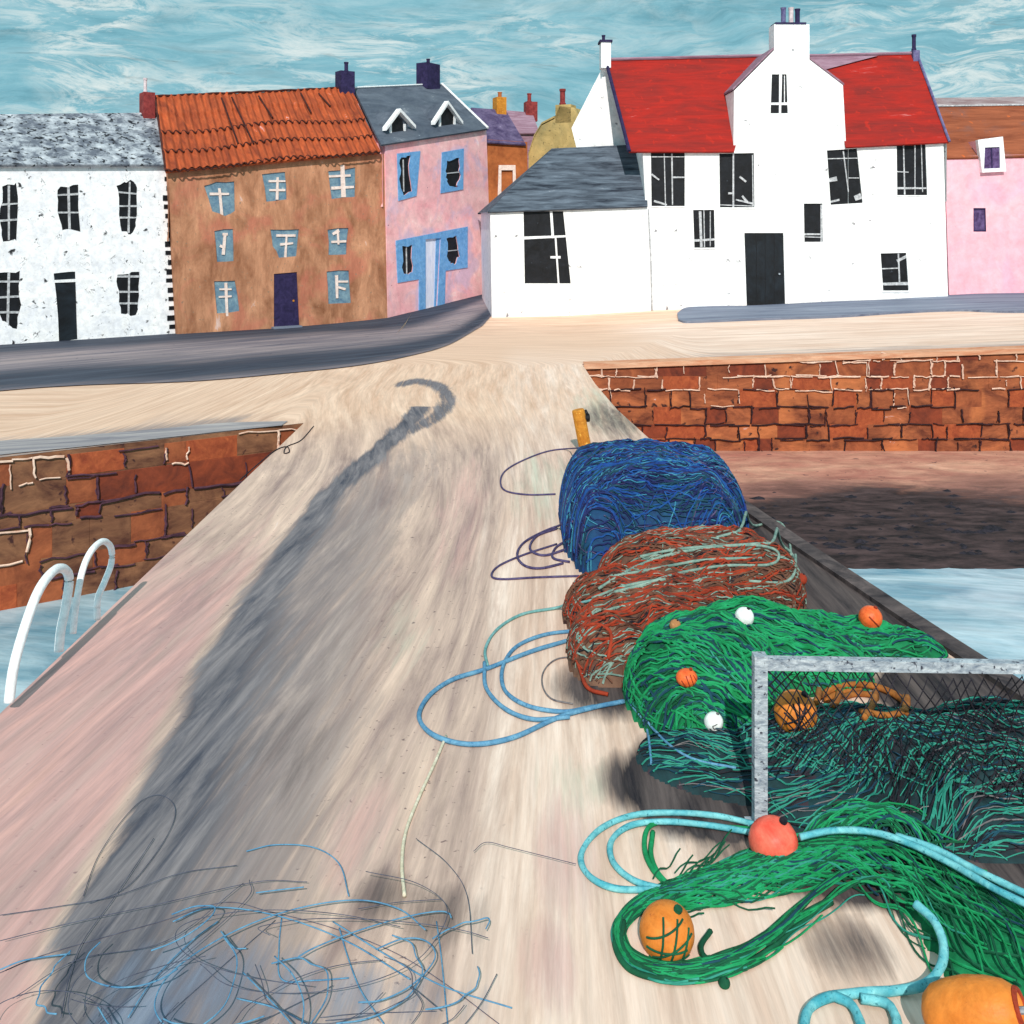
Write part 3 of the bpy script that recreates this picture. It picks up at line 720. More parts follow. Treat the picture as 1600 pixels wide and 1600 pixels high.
for hl, (p, ln) in zip(holes, W2):
    o = h.pane(hl, mat='pane_blue', d=.05); h.bars(o, ln, 3.8, 'bar_cream', d=.0)
o = h.pane(door, 'door', 'navy', grow=1.0)
b = MB(); q = h.uz(459, 470); b.tube([(q[0], .10, q[1]), (q[0], .02, q[1])], .05, 8); b.build('door_handle', 'ochre', o)
b = MB(); p0 = h.uz(424, 512.6); p1 = h.uz(468, 509); b.box((p0[0], -.35, p0[1]-.5), (p1[0], .12, p0[1]+.06)); b.build('doorstep', 'pavement', h.root)
rows = 4
def pant(u, v):
    vv = v*rows+.12*math.sin(u*9); fr = vv-math.floor(vv)
    return .05*math.sin(u*2*math.pi*30)+.09*(1-fr)
h.roof((259, 268), (594, 238), (242, 152), (548, 138), 4.2, 'pantile', nx=300, nz=48, bumpf=pant, gable_mat='ochre_render', over=.3)
a, b_, c_, d_, nrm, rf = h.rf
b = MB()
def rp(u, v, off): return a.lerp(b_, u).lerp(d_.lerp(c_, u), v)+nrm*off
for k in (0, 1, 2, 3):
    pts = []
    for i in range(241):
        u = i/240; v = (k-.12*math.sin(u*9))/rows+.012*math.cos(u*2*math.pi*30)*(1.2 if k else 1)
        pts.append(rp(u, max(v, -.02), .05*math.sin(u*2*math.pi*30)+.06))
    if k == 3: continue
    b.tube(pts, .036, 5)
pts = [rp(i/30, 1.0, .06+.02*math.sin(i*1.7)) for i in range(31)]; b.tube(pts, .06, 6)
b.tube([rp(0, i/10, .05) for i in range(11)], .06, 5)
for (x0, y0, x1, y1) in ((346, 153, 372, 224), (362, 152, 396, 224), (404, 150, 426, 184), (470, 146, 486, 176), (498, 146, 516, 166)):
    pl = []
    for t in range(7):
        px = x0+(x1-x0)*t/6; py = y0+(y1-y0)*t/6
        C0 = Vector((0, 0, EYE)); D = ray(px, py, 1.0)-C0
        M3 = h.root.matrix_basis if False else None
        al = Vector(((C0-h.A).dot(h.ux), (C0-h.A).dot(h.n), (C0-h.A).z)); dl = Vector((D.dot(h.ux), D.dot(h.n), D.z))
        tt = (a+nrm*.13-al).dot(nrm)/dl.dot(nrm); pl.append(al+dl*tt)
    b.tube(pl, .045, 5)
b.build('tile_edges', 'tile_dark', rf)
h.chimney(221, 239, 146, 176, 4.2, .8, 'oxblood', [(227, 122, 6)], 'dusky_pot')
h.chimney(528, 550, 113, 138, 4.2, .7, 'navy', [(541, 97, 8)], 'navy')

# --- 3 pink house with grey roof and two dormers
h = House('terraced_house', 'pale pink house with sky blue window trim and two dormers in its grey roof', hit(608, 497), hit(769, 457))
wins = [([(624, 248), (640, 243), (642, 300), (628, 306), (624, 280)], [(620, 240), (656, 236), (650, 306), (622, 314)], 0),
        ([(698, 252), (716, 246), (719, 275), (714, 293), (700, 288), (696, 272)], [(690, 238), (724, 232), (723, 296), (688, 302)], 0),
        ([(627, 386), (644, 384), (645, 426), (629, 430)], [(618, 378), (656, 370), (656, 436), (621, 442)], 1),
        ([(698, 372), (714, 368), (717, 400), (710, 414), (699, 408)], [(688, 362), (730, 354), (730, 418), (690, 424)], 1)]
holes = [jag(w[0], 4, 1.8, 40+i) for i, w in enumerate(wins)]
door = [(664, 374), (688, 372), (682, 481), (664, 486)]
h.wall([(606, 497), (769, 457), (760, 202), (602, 223)], holes+[door], 8, 'pink_render')
for i, (hl, w) in enumerate(zip(holes, wins)):
    o = h.pane(hl); q = w[1]
    h.plate([q[3], q[2], q[1], q[0]], list(reversed(hl)), -.04, .01, 'surround', 'sky_blue_trim', o)
    xm = sum(z[0] for z in w[0])/len(w[0]); ym = sum(z[1] for z in w[0])/len(w[0])
    h.bars(o, [((xm-10, ym), (xm+10, ym-2))] if i in (1, 3) else [((xm-1, ym-26), (xm, ym+24), 1.6)], 1.8, 'bar_grey')
o = h.pane(door, 'door', 'pale_door', grow=1.0)
h.plate([(654, 488), (664, 485.5), (664, 374), (688, 372), (683, 481), (694, 478.5), (697, 366), (730, 361), (730, 354), (618, 376), (618, 384), (654, 374)], None, -.045, .01, 'door_frame', 'sky_blue_trim', o)
h.plate([(679, 482), (683, 481), (688, 372), (682, 372)], None, .02, .12, 'glass_strip', 'sky_blue_trim', o)
h.roof((596, 226), (762, 201), (553, 138), (690, 132), 4.0, 'slate_roof', gable_mat='pink_render', over=.2)
a, b_, c_, d_, nrm, rf = h.rf
b = MB(); b.tube([b_+nrm*.05, c_+nrm*.05], .07, 6); b.tube([c_+nrm*.05, d_+nrm*.05], .05, 6); b.build('verge', 'white_bar', rf)
for (xa, ya, xl, yl, xr, yr, wx0, wx1, wy0, wy1, yb) in ((620, 170, 598, 199, 644, 196, 611, 630, 180, 216, 219), (695, 158, 674, 190, 718, 190, 688, 708, 168, 208, 210)):
    dd = .55
    m = MB(); ol = [h.uz(*p, dd) for p in ((xl+9, yb), (xr-7, yb-2), (xr-8, yr-6), (xa, ya+4), (xl+9, yl-6))]
    m.prism(ol, dd, dd+3.2); dm = m.build('dormer', 'slate_roof', h.root)
    m = MB()
    for (p, q) in (((xl, yl), (xa, ya)), ((xa, ya), (xr, yr))):
        P = h.loc(*p, dd); Q = h.loc(*q, dd)
        m.add([P+Vector((0, -.25, 0)), Q+Vector((0, -.25, 0)), Q+Vector((0, .02, 0)), P+Vector((0, .02, 0)), P+Vector((0, -.25, -.17)), Q+Vector((0, -.25, -.17)), Q+Vector((0, .02, -.17)), P+Vector((0, .02, -.17))],
              [(0, 1, 2, 3), (4, 7, 6, 5), (0, 4, 5, 1), (1, 5, 6, 2), (3, 2, 6, 7), (0, 3, 7, 4)])
    m.build('gable_board', 'white_bar', dm)
    m = MB(); m.prism([h.uz(*p, dd) for p in jag([(wx0, wy1), (wx1, wy1-2), (wx1-1, wy0+8), ((wx0+wx1)/2, wy0), (wx0+1, wy0+8)], 3, 1.0, wx0)], dd-.04, dd); m.build('window', 'pane_black', dm)
    for xx in (wx0-2, wx1+1):
        m = MB(); P = h.uz(xx-1.2, yb-2, dd); Q = h.uz(xx+1.6, wy0+14, dd); m.box((P[0], dd-.07, P[1]), (Q[0], dd-.01, Q[1])); m.build('frame', 'white_bar', dm)
h.chimney(659, 679, 102, 128, 4.0, .8, 'navy', [(669, 92, 7)], 'navy')

# --- background houses in the gap
def far(px, py, Y): p = ray(px, py, Y); return p
A = far(763, 330, 66); A.z = gz(A.x, 66)
h = House('house', 'narrow orange house with deep purple roof behind the pink house', A, far(830, 330, 67))
h.wall([(756, 440), (826, 440), (824, 222), (762, 218)], [[(783, 320), (801, 320), (801, 266), (783, 266)]], 6, 'orange_render')
o = h.pane([(783, 320), (801, 320), (801, 266), (783, 266)], 'window', 'orange_render', d=.08)
h.plate([(777, 322), (807, 322), (805, 258), (779, 258)], [(783, 322), (801, 322), (801, 266), (783, 266)], -.05, .01, 'surround', 'bar_cream', o)
h.roof((758, 222), (822, 226), (736, 168), (790, 172), 3, 'purple_roof', gable_mat='orange_render')
h.chimney(773, 788, 153, 172, 3, .9, 'ochre', [(781, 144, 7)], 'orange_render')
A = far(790, 330, 76); A.z = gz(A.x, 76)
h = House('house', 'small distant house with mauve grey roof and red chimney', A, far(845, 330, 76.5))
h.wall([(780, 420), (846, 420), (842, 206), (796, 206)], [], 6, 'mauve_slate', sink=.2)
h.roof((794, 208), (843, 208), (788, 172), (832, 176), 3, 'mauve_slate', gable_mat='mauve_slate')
h.chimney(820, 838, 160, 182, 3, .9, 'oxblood', [(827, 146, 7)], 'oxblood')
A = far(826, 330, 68); A.z = gz(A.x, 68)
h = House('house', 'sandy yellow gabled house with one red chimney pot behind the slate outhouse', A, far(940, 330, 66))
h.wall([(824, 440), (960, 440), (945, 232), (905, 182), (897, 168), (874, 166), (866, 186), (846, 196), (834, 216), (826, 240)], [], 9, 'yellow_render')
m = MB()
for p, q in (((826, 243), (835, 214)), ((835, 214), (847, 194)), ((847, 194), (867, 184)), ((905, 180), (948, 233))):
    P = h.loc(*p, 0); Q = h.loc(*q, 0); m.add([P+Vector((0, -.08, 0)), Q+Vector((0, -.08, 0)), Q+Vector((0, 9.1, 0)), P+Vector((0, 9.1, 0)), P+Vector((0, -.08, .12)), Q+Vector((0, -.08, .12)), Q+Vector((0, 9.1, .12)), P+Vector((0, 9.1, .12))],
        [(0, 1, 2, 3), (4, 7, 6, 5), (0, 4, 5, 1), (1, 5, 6, 2), (3, 2, 6, 7), (0, 3, 7, 4)])
m.build('roof', 'yellow_render', h.root)
h.chimney(872, 896, 164, 184, .5, 1.0, 'yellow_render', [(879, 139, 9)], 'oxblood')

# --- 4 low white outhouse with slate roof
h = House('outhouse', 'low white outhouse with streaked dark slate roof and one large black window', hit(769, 496), hit(1018, 485.5), 'outhouse')
hole = [(820, 444), (892, 444), (880, 330), (818, 330)]
h.wall([(769, 496), (1018, 486), (1012, 322.5), (766, 327)], [hole], 5.5, 'white_render')
o = h.pane(hole); h.bars(o, [((816, 372), (886, 369), 4), ((861, 328), (864, 372), 4), ((868, 370), (873, 444), 3.5), ((860, 402), (876, 402), 4), ((818, 444), (892, 444), 3)], 3.5, 'white_bar')
h.roof((762, 331), (1012, 322), (862, 232), (1008, 225), 2.8, 'slate_streaked', hip=True, gable_mat='white_render', over=.2, bumpf=lambda u, v: .02*math.sin(v*60))

# --- 5 the big white house with red roof
A5 = hit(1019, 485); B5 = hit(1482, 466)
h = House('house', 'large white house with scarlet roof, tall central gable and black door', A5, B5)
W5 = [([(1018, 322), (1070, 322), (1070, 238), (1017, 238)], [((1050, 240), (1051, 320), 2.2), ((1038, 240), (1040, 322), 1.5), ((1050, 277), (1070, 277)), ((1018, 272), (1030, 281), 3), ((1022, 314), (1042, 320), 3), ((1018, 245), (1070, 245), 1.5)]),
      ([(1125, 324), (1179, 324), (1178, 239), (1124, 240)], [((1146, 240), (1146, 324), 3), ((1138, 302), (1146, 302), 3), ((1150, 312), (1176, 318), 3), ((1156, 276), (1166, 284), 4), ((1160, 306), (1168, 316), 4), ((1124, 320), (1178, 322), 2), ((1176, 242), (1177, 322), 2)]),
      ([(1298, 320), (1348, 317), (1339, 232), (1292, 235)], [((1292, 248), (1340, 247), 2), ((1294, 282), (1308, 279), 6), ((1296, 316), (1312, 312), 4), ((1336, 310), (1346, 306), 8), ((1318, 236), (1326, 300), 1.8), ((1326, 278), (1343, 278), 1.5)]),
      ([(1402, 305), (1449, 305), (1446, 222), (1401, 222)], [((1402, 294), (1448, 294), 3), ((1412, 222), (1414, 304), 2), ((1430, 222), (1430, 304), 1.6), ((1400, 268), (1420, 269), 2), ((1440, 224), (1442, 300), 1.5)]),
      ([(1085, 387), (1117, 387), (1116, 328), (1083, 328)], [((1083, 376), (1117, 374), 4), ((1094, 330), (1096, 386), 4), ((1100, 328), (1101, 386), 1.5), ((1110, 330), (1110, 385), 1.5)]),
      ([(1257, 378), (1286, 378), (1285, 318), (1256, 318)], [((1257, 366), (1286, 366), 3), ((1284, 320), (1284, 378), 3), ((1258, 370), (1286, 371), 1.5)]),
      ([(1380, 455), (1420, 454), (1416, 395), (1376, 396)], [((1378, 444), (1420, 443), 5), ((1404, 396), (1406, 445), 3), ((1378, 420), (1404, 419), 2), ((1402, 408), (1418, 400), 4)]),
      ([(1204, 177), (1231, 177), (1229, 116), (1206, 116)], [((1204, 162), (1231, 162), 4), ((1220, 116), (1219, 177), 4), ((1226, 118), (1226, 160), 1.2)])]
door = [(1167, 483.5), (1227, 480.5), (1224, 364), (1163, 364)]
holes = [p for p, _ in W5]
h.wall([(1019, 485), (1482, 466), (1474, 218.5), (1322, 225), (1317, 133), (1262, 91), (1211, 77), (1147, 142), (1146, 234), (1004, 235)], holes+[door], 7, 'white_render')
for p, ln in W5:
    o = h.pane(p, d=.07); h.bars(o, ln, 2.5, 'bar_grey' if p[0][0] != 1204 else 'white_bar', d=.02)
    if p[0][0] < 1200 or p[0][0] > 1300:
        m = MB(); q0 = h.uz(p[0][0]-1, p[0][1]+2); q1 = h.uz(p[1][0]+1, p[1][1]); m.box((q0[0], -.05, q0[1]), (q1[0], .06, q1[1])); m.build('sill', 'white_render', o)
o = h.pane(door, 'door', 'door_black', grow=1.0, d=.06)
m = MB()
for x_ in (1182, 1196, 1210): 
    P = h.uz(x_, 482); Q = h.uz(x_+.8, 366); m.box((P[0], .045, P[1]), (Q[0], .06, Q[1]))
m.build('plank_joints', 'pane_black', o)
m = MB(); q = h.uz(1218, 428); m.tube([(q[0], .08, q[1]), (q[0], -.01, q[1])], .05, 8); m.build('door_handle', 'grey_steel', o)
m = MB(); q0 = h.uz(1157, 486); q1 = h.uz(1232, 481); m.box((q0[0], -.3, q0[1]-.6), (q1[0], .05, q0[1]+.08)); m.build('doorstep', 'pavement', h.root)
dr5 = 3.5
h.roof((983, 237), (1147, 237), (946, 94), (1190, 88), dr5, 'red_roof', over=.25, gable_mat=None, bumpf=lambda u, v: .015*math.sin(v*50))
a1, b1, c1, d1, nrm, rf1 = h.rf
m = MB(); m.tube([a1+nrm*.06, d1+nrm*.06], .10, 6); m.build('verge', 'navy', rf1)
h.roof((1322, 230), (1483, 222), (1282, 88), (1432, 84), dr5, 'red_roof', over=.25, gable_mat='white_render', bumpf=lambda u, v: .015*math.sin(v*50))
a2, b2, c2, d2, nrm2, rf2 = h.rf
m = MB(); m.tube([d1+nrm*.06, c1+nrm*.06, d2+nrm*.06, c2+nrm*.06], .09, 6); m.build('ridge_cap', 'mauve_slate', rf1)
m = MB(); m.tube([b2+nrm*.05, c2+nrm*.05], .07, 6); m.build('verge', 'pot_violet', rf2)
m = MB()
for tri, (pa, nn) in ((((1158, 92), (1214, 90), (1164, 128)), (a1, nrm)), (((1262, 89), (1372, 87), (1288, 109)), (a2, nrm2))):
    vs = []
    for off in (.09, .02):
        for px, py in tri:
            C0 = Vector((0, 0, EYE)); D = ray(px, py, 1.0)-C0
            al = Vector(((C0-h.A).dot(h.ux), (C0-h.A).dot(h.n), (C0-h.A).z)); dl = Vector((D.dot(h.ux), D.dot(h.n), D.z))
            vs.append(al+dl*((pa+nn*off-al).dot(nn)/dl.dot(nn)))
    m.add(vs, [(0, 1, 2), (3, 5, 4), (0, 3, 4, 1), (1, 4, 5, 2), (2, 5, 3, 0)])
m.build('flashing', 'mauve_slate', h.root)
# roof planes of the cross gable
m = MB()
for p, q in (((1145, 141), (1210, 76)), ((1263, 90), (1319, 133))):
    P = h.loc(*p, .02); Q = h.loc(*q, .02)
    m.add([P, Q, Q+Vector((0, 6.9, 0)), P+Vector((0, 6.9, 0)), P+Vector((0, 0, .1)), Q+Vector((0, 0, .1)), Q+Vector((0, 6.9, .1)), P+Vector((0, 6.9, .1))],
          [(0, 1, 2, 3), (4, 7, 6, 5), (0, 4, 5, 1), (1, 5, 6, 2), (3, 2, 6, 7), (0, 3, 7, 4)])
m.build('roof', 'mauve_slate', h.root)
# white gable end seen at the left of the roof
m = MB()
P = [h.loc(947, 94, dr5+.02), h.loc(987, 239, 3.3), h.loc(990, 330, 3.3), h.loc(925, 330, 3.5), h.loc(893, 200, 3.8), h.loc(930, 128, 3.9)]
th = Vector((.25, 0, 0)); n = len(P)
m.add(P+[p+th for p in P], [tuple(range(n)), tuple(range(2*n-1, n-1, -1))]+[(i, (i+1) % n, n+(i+1) % n, n+i) for i in range(n)])
m.build('gable', 'white_render', h.root)
h.chimney(938, 953, 68, 96, dr5, .9, 'white_render', [(943, 55, 6)], 'navy', cap='navy')
h.chimney(1423, 1433, 80, 90, dr5, .7, 'pot_violet', [(1428, 54, 7)], 'navy')
ch = MB()
p0 = h.loc(1210, 95, 0); p1 = h.loc(1264, 38, 0)
ch.box((p0.x-.02, -.02, p0.z), (p1.x+.02, .95, p1.z)); ck = ch.build('chimney', 'white_render', h.root)
ch = MB(); ch.box((p0.x+.05, -.06, p1.z), (p1.x-.15, .9, p1.z+.09)); ch.build('cap', 'navy', ck)
for px, pt, mm in ((1224, 12, 'pot_violet'), (1236, 12, 'dusky_pot'), (1246, 14, 'navy')):
    q = h.loc(px, pt, .4); m = MB(); m.tube([(q.x, .4, p1.z+.05), (q.x, .4, p1.z+.2), (q.x, .4, q.z-.15), (q.x, .4, q.z)], lambda t: .15 if t < .2 else .12 if t < .9 else .15, 10); m.build('chimney_pot', mm, ck)
m = MB(); pts = [h.loc(x, y, -.05) for x, y in ((1013, 327), (1017, 400), (1019, 484))]; m.tube(pts, .045, 6); m.build('drainpipe', 'bar_grey', h.root)

# --- 6 rose pink house at the right
h = House('house', 'rose pink house with brown roof at the right edge', B5+Vector((.12, .35, 0)), B5+Vector((5.3, .75, .25)))
wa = [(1533, 264), (1559, 263), (1558, 230), (1535, 231)]; wb = [(1521, 362), (1541, 362), (1540, 325), (1521, 325)]
h.wall([(1484, 462), (1760, 456), (1760, 240), (1567, 242), (1563, 216), (1526, 220), (1528, 243), (1476, 245)], [wa, wb], 8, 'rose_render')
o = h.pane(wa, mat='dull_purple', d=-.17); h.plate([(1531, 270), (1568, 268), (1563, 214), (1524, 219)], [(1533.5, 264), (1559, 263), (1558, 230), (1535, 231)], -.24, .01, 'surround', 'white_render', o)
h.bars(o, [((1546, 230), (1547, 264), 1.5)], 1.5, 'navy', d=-.2)
o = h.pane(wb, mat='dull_purple'); h.bars(o, [((1521, 362), (1521, 325), 3), ((1541, 362), (1540, 325), 3), ((1521, 361), (1541, 361), 3), ((1521, 326), (1541, 326), 3)], 3, 'navy')
h.roof((1474, 247), (1765, 241), (1460, 154), (1765, 150), 3.8, 'brown_roof', gable_mat='rose_render', over=.1)
a, b_, c_, d_, nrm, rf = h.rf
m = MB()
for v0, v1 in ((.86, 1.0),):
    q = [a.lerp(d_, v0), b_.lerp(c_, v0), c_, d_]; m.add([p+nrm*.05 for p in q]+[p+nrm*.005 for p in q], [(0, 1, 2, 3), (0, 4, 5, 1), (2, 6, 7, 3), (0, 3, 7, 4), (1, 5, 6, 2)])
m.build('ridge_band', 'grey_ridge', rf)
m = MB(); m.tube([a.lerp(d_, .85)+nrm*.06, b_.lerp(c_, .85)+nrm*.06], .045, 6); m.build('flashing', 'bar_grey', rf)

# ------------------------------------------------------------------ bollard, grab rails, railing
p = hit(917, 706); root = empty('mooring_post', p, 'leaning ochre mooring post behind the blue net heap', 'post')
q = ray(903, 640, p.y)-p
m = MB(); m.tube([(0, 0, -.1), q*.5+Vector((-.01, 0, 0)), q*.97, q], lambda t: .135 if t < .95 else .12, 14); m.build('post', 'ochre', root)
m = MB(); m.tube([q*.80+Vector((.10, .03, 0)), q*.80+Vector((.2, .05, .0))], .09, 10); m.tube([q*.90+Vector((.10, .03, 0)), q*.90+Vector((.18, .05, .03))], .06, 10); m.build('bolt', 'pane_black', root)

def hoop(pts, wid, label):
    W = []
    for px, py in pts:
        Y = -(-LEDGE-.07)*1600/(px-800)*1.0; Y = (LEDGE+.07)*1600/(px-800); W.append(ray(px, py, Y))
    base = Vector((LEDGE+.07, (W[0].y+W[-1].y)/2, 0))
    m = MB(); m.tube([w_-base for w_ in catmull(W, 8)], wid, 10)
    o = m.build('grab_rail', 'white_steel', None, smooth=True); o.location = base
    return tag(o, label, 'grab rail', 'white grab rails at the pier edge')
hoop([(14, 1098), (22, 1040), (42, 970), (62, 920), (84, 892), (100, 889), (108, 905), (103, 945), (95, 985), (92, 1018)], .05, 'nearer and taller white hooped grab rail at the pier edge')
hoop([(114, 990), (118, 950), (128, 895), (142, 862), (160, 846), (173, 855), (174, 880), (163, 910), (153, 935), (152, 968)], .038, 'farther and smaller white hooped grab rail at the pier edge')

pb = hit(1187, 1290); YR = pb.y
root = empty('railing', pb, 'grey steel railing post and top rail standing among the nets', 'railing')
top = ray(1187, 1022, YR).z
m = MB(); m.box((-.052, -.05, -.02), (.052, .05, top)); m.build('post', 'grey_steel', root)
m = MB(); m.box((2.9, -.05, -.02), (3.0, .05, top-.05)); m.build('post', 'grey_steel', root)
e = ray(1600, 1042, YR)
zr0 = ray(1200, 1036, YR).z; zr1 = e.z-(zr0-e.z)*.55
m = MB(); x1 = 3.2
m.add([(.054, -.04, zr0-.045), (x1, -.04, zr1-.04), (x1, .04, zr1-.04), (.054, .04, zr0-.045), (.054, -.04, zr0+.045), (x1, -.04, zr1+.04), (x1, .04, zr1+.04), (.054, .04, zr0+.045)],
      [(0, 3, 2, 1), (4, 5, 6, 7), (0, 1, 5, 4), (1, 2, 6, 5), (2, 3, 7, 6), (3, 0, 4, 7)]); m.build('top_rail', 'grey_steel', root)
m = MB(); m.box((-.1, -.1, -.01), (.1, .1, .015)); m.build('base_plate', 'grey_steel', root)
# hanging net on the railing
m = MB(); rr = random.Random(12)
for s_ in (-1, 1):
    for k in range(-12, 34):
        x0 = .06+k*.095; pts = []
        for t in range(15):
            f = t/14; z = zr0-.05-f*(.62+.10*math.sin(k*.5)+.18*max(0, k*.095)); x = x0+s_*f*.5+.03*math.sin(f*5+k); y = -.03+.07*math.sin(f*3+k*.3)+s_*.006
            if .06 <= x <= 2.9: pts.append((x, y, z-.02*x))
        if len(pts) > 2: m.tube(pts, .0055, 4)
o = m.build('hanging_net', 'net_black', None); o.location = pb; tag(o, 'thin black diamond mesh net draped from the grey railing', 'net')

# ------------------------------------------------------------------ net heaps
def bump(cx, cy, rx, ry, h_, p=2.6, rot=0):
    ca, sa = math.cos(rot), math.sin(rot)
    def f(x, y):
        dx, dy = x-cx, y-cy; u = (dx*ca+dy*sa)/rx; v = (-dx*sa+dy*ca)/ry
        r = (abs(u)**p+abs(v)**p)
        return h_*max(0, 1-r)**.5 if r < 1 else 0
    return f, (cx-max(rx, ry), cx+max(rx, ry), cy-max(rx, ry), cy+max(rx, ry))
def heap(name, label, bumps, mat, strands, res=.04, lump=.10, seed=1, nstr=120, rad=(.008, .016), seglen=(1.0, 2.6), swirl=1.0, prefer=None):
    rr = random.Random(seed); rad = (rad[0]*.72, rad[1]*.72); nstr = int(nstr*1.7)
    fns = [b_[0] for b_ in bumps]
    x0 = min(b_[1][0] for b_ in bumps); x1 = max(b_[1][1] for b_ in bumps); y0 = min(b_[1][2] for b_ in bumps); y1 = max(b_[1][3] for b_ in bumps)
    def H(x, y):
        h_ = max(f(x, y) for f in fns)
        if h_ <= 0: return 0
        k = min(1, h_/.25)
        return max(0, h_+k*lump*(noise.noise(Vector((x*2.1, y*2.1, seed)))+.5*noise.noise(Vector((x*6, y*6, seed)))+.25*noise.noise(Vector((x*15, y*15, seed)))))
    nx = int((x1-x0)/res)+2; ny = int((y1-y0)/res)+2
    cx, cy = (x0+x1)/2, (y0+y1)/2
    root = empty(name, (cx, cy, 0), label, 'fishing net')
    Z = [[H(x0+i*res, y0+j*res) for j in range(ny)] for i in range(nx)]
    vs = []; fs = []; idx = {}
    def vid(i, j):
        if (i, j) not in idx:
            idx[(i, j)] = len(vs); vs.append((x0+i*res-cx, y0+j*res-cy, Z[i][j]-.01 if Z[i][j] > 0 else -.01))
        return idx[(i, j)]
    for i in range(nx-1):
        for j in range(ny-1):
            if max(Z[i][j], Z[i+1][j], Z[i][j+1], Z[i+1][j+1]) > .0:
                fs.append((vid(i, j), vid(i+1, j), vid(i+1, j+1), vid(i, j+1)))
    link('netting', vs, fs, mat, root, smooth=True)
    # strands wander over the surface following a smooth flow field
    per = {}
    def grad(x, y): return (H(x+.03, y)-H(x-.03, y))/.06, (H(x, y+.03)-H(x, y-.03))/.06
    for k in range(nstr):
        mode = rr.choices((0, 1, 2), (.5, .2, .3))[0]
        for _ in range(300):
            x = rr.uniform(x0, x1); y = rr.uniform(y0, y1)
            if H(x, y) > .03:
                gx_, gy_ = grad(x, y); sl = math.hypot(gx_, gy_)
                if mode == 0 and rr.random() < .3+.5*sl: break
                if mode and gy_ > -.3 and rr.random() < .75: continue
                if mode and sl > 1.0 and rr.random() < .15*sl: break
        mi = rr.choices(range(len(strands)), [s_[1] for s_ in strands])[0]
        mt = strands[mi][0]; r = rr.uniform(*rad)*strands[mi][2]; pts = []; base = rr.uniform(-.25, .25)+(math.pi if rr.random() < .5 else 0)
        n_ = int(rr.uniform(*seglen)/.06*(1 if mode == 0 else .7)); curve = rr.gauss(0, .05); sgn = rr.choice((-1, 1))
        for t in range(n_):
            hh = H(x, y)
            if hh <= .0:
                if mode == 1 and pts: pts.append((x-cx, y-cy, r))
                break
            gx_, gy_ = grad(x, y); sl = math.hypot(gx_, gy_); q_ = min(sl, 6)/max(sl, 1e-6); nn_ = Vector((-gx_*q_, -gy_*q_, 1)).normalized()*(r*.8+.006)
            pts.append((x-cx+nn_.x, y-cy+nn_.y, hh+nn_.z))
            if mode == 0 or sl < .25: a_ = base+swirl*1.5*noise.noise(Vector((x*.9, y*.9, seed*3.1)))+curve*t*.5; st_ = .06/(1+.5*sl)
            elif mode == 1: a_ = math.atan2(-gy_, -gx_)+.5*math.sin(base*9+t*.2); st_ = .05/math.sqrt(1+sl*sl)
            else: a_ = math.atan2(-gy_, -gx_)+sgn*(math.pi/2-.12/(1+sl)+.10*math.sin(t*.3+base*7)); st_ = .05
            x += math.cos(a_)*st_; y += math.sin(a_)*st_*(.8 if mode == 0 else 1)
        if len(pts) > 4: per.setdefault(mt, MB()).tube(pts, r, 5)
    for mt, mb in per.items(): mb.build('twine', mt, root)
    return H
HB = heap('net_heap', 'big bundled heap of deep blue fishing net beside the leaning post', [bump(2.08, 16.0, 1.30, 1.75, 1.2, 5), bump(2.75, 16.4, .85, 1.5, 1.15, 4), bump(1.25, 15.2, .38, 1.25, 1.0, 3.4)],
          'blue_net', [('blue_twine', 3, 1.1), ('blue_dark_twine', 5, 1.0), ('teal_twine', 2.4, .8), ('rope_violet', 1.4, .8), ('navy_twine', 3, 1)], nstr=1100, seed=2, rad=(.008, .018), seglen=(.8, 2.4))
HR = heap('net_heap', 'rust brown fishing net heap between the blue and the green nets', [bump(2.42, 13.3, 1.3, .85, .74, 3.5), bump(1.72, 12.2, .95, 1.1, .62, 3, .5), bump(1.12, 11.35, .5, .75, .46, 2.6), bump(1.62, 12.0, 1.0, .6, .55, 3, .7)],
          'rust_net', [('rust_twine', 3, 1.1), ('brown_twine', 5, 1), ('rope_sage', 2.2, .8), ('net_black', 1.2, .8)], nstr=900, seed=3, rad=(.008, .019), seglen=(.8, 2.2))
HG = heap('net_heap', 'bright emerald green net heap dotted with ball floats', [bump(1.98, 10.35, .82, 1.05, .72, 2.4), bump(2.55, 11.2, 1.0, .7, .6, 2.4), bump(3.55, 11.45, 1.25, .42, .38, 2.0, -.14), bump(2.7, 10.9, 1.1, .5, .48, 2.4, -.1)],
          'green_net', [('green_twine', 5, 1.3), ('green_dark_twine', 3, 1), ('navy_twine', 2, 1.2), ('seafoam_twine', 1, .8)], nstr=1000, seed=4, rad=(.007, .017), seglen=(.6, 1.8))
HD = heap('net_heap', 'dark charcoal and teal net heap lying behind the grey railing', [bump(2.05, 9.0, .95, .55, .20, 2.2, -.35), bump(3.2, 9.1, 1.3, .62, .42, 2.4, -.05), bump(4.6, 8.9, 1.4, .8, .48, 2.6), bump(3.7, 8.3, 1.7, .6, .24, 2.2, -.1)],
          'charcoal_net', [('seafoam_twine', 5, 1.0), ('net_black', 3, 1.0), ('navy_twine', 2, 1.0), ('rope_grey', .7, .7)], nstr=1100, seed=5, rad=(.005, .011), seglen=(.4, 1.4))
def Hall(x, y): return max(HB(x, y), HR(x, y), HG(x, y), HD(x, y), 0)
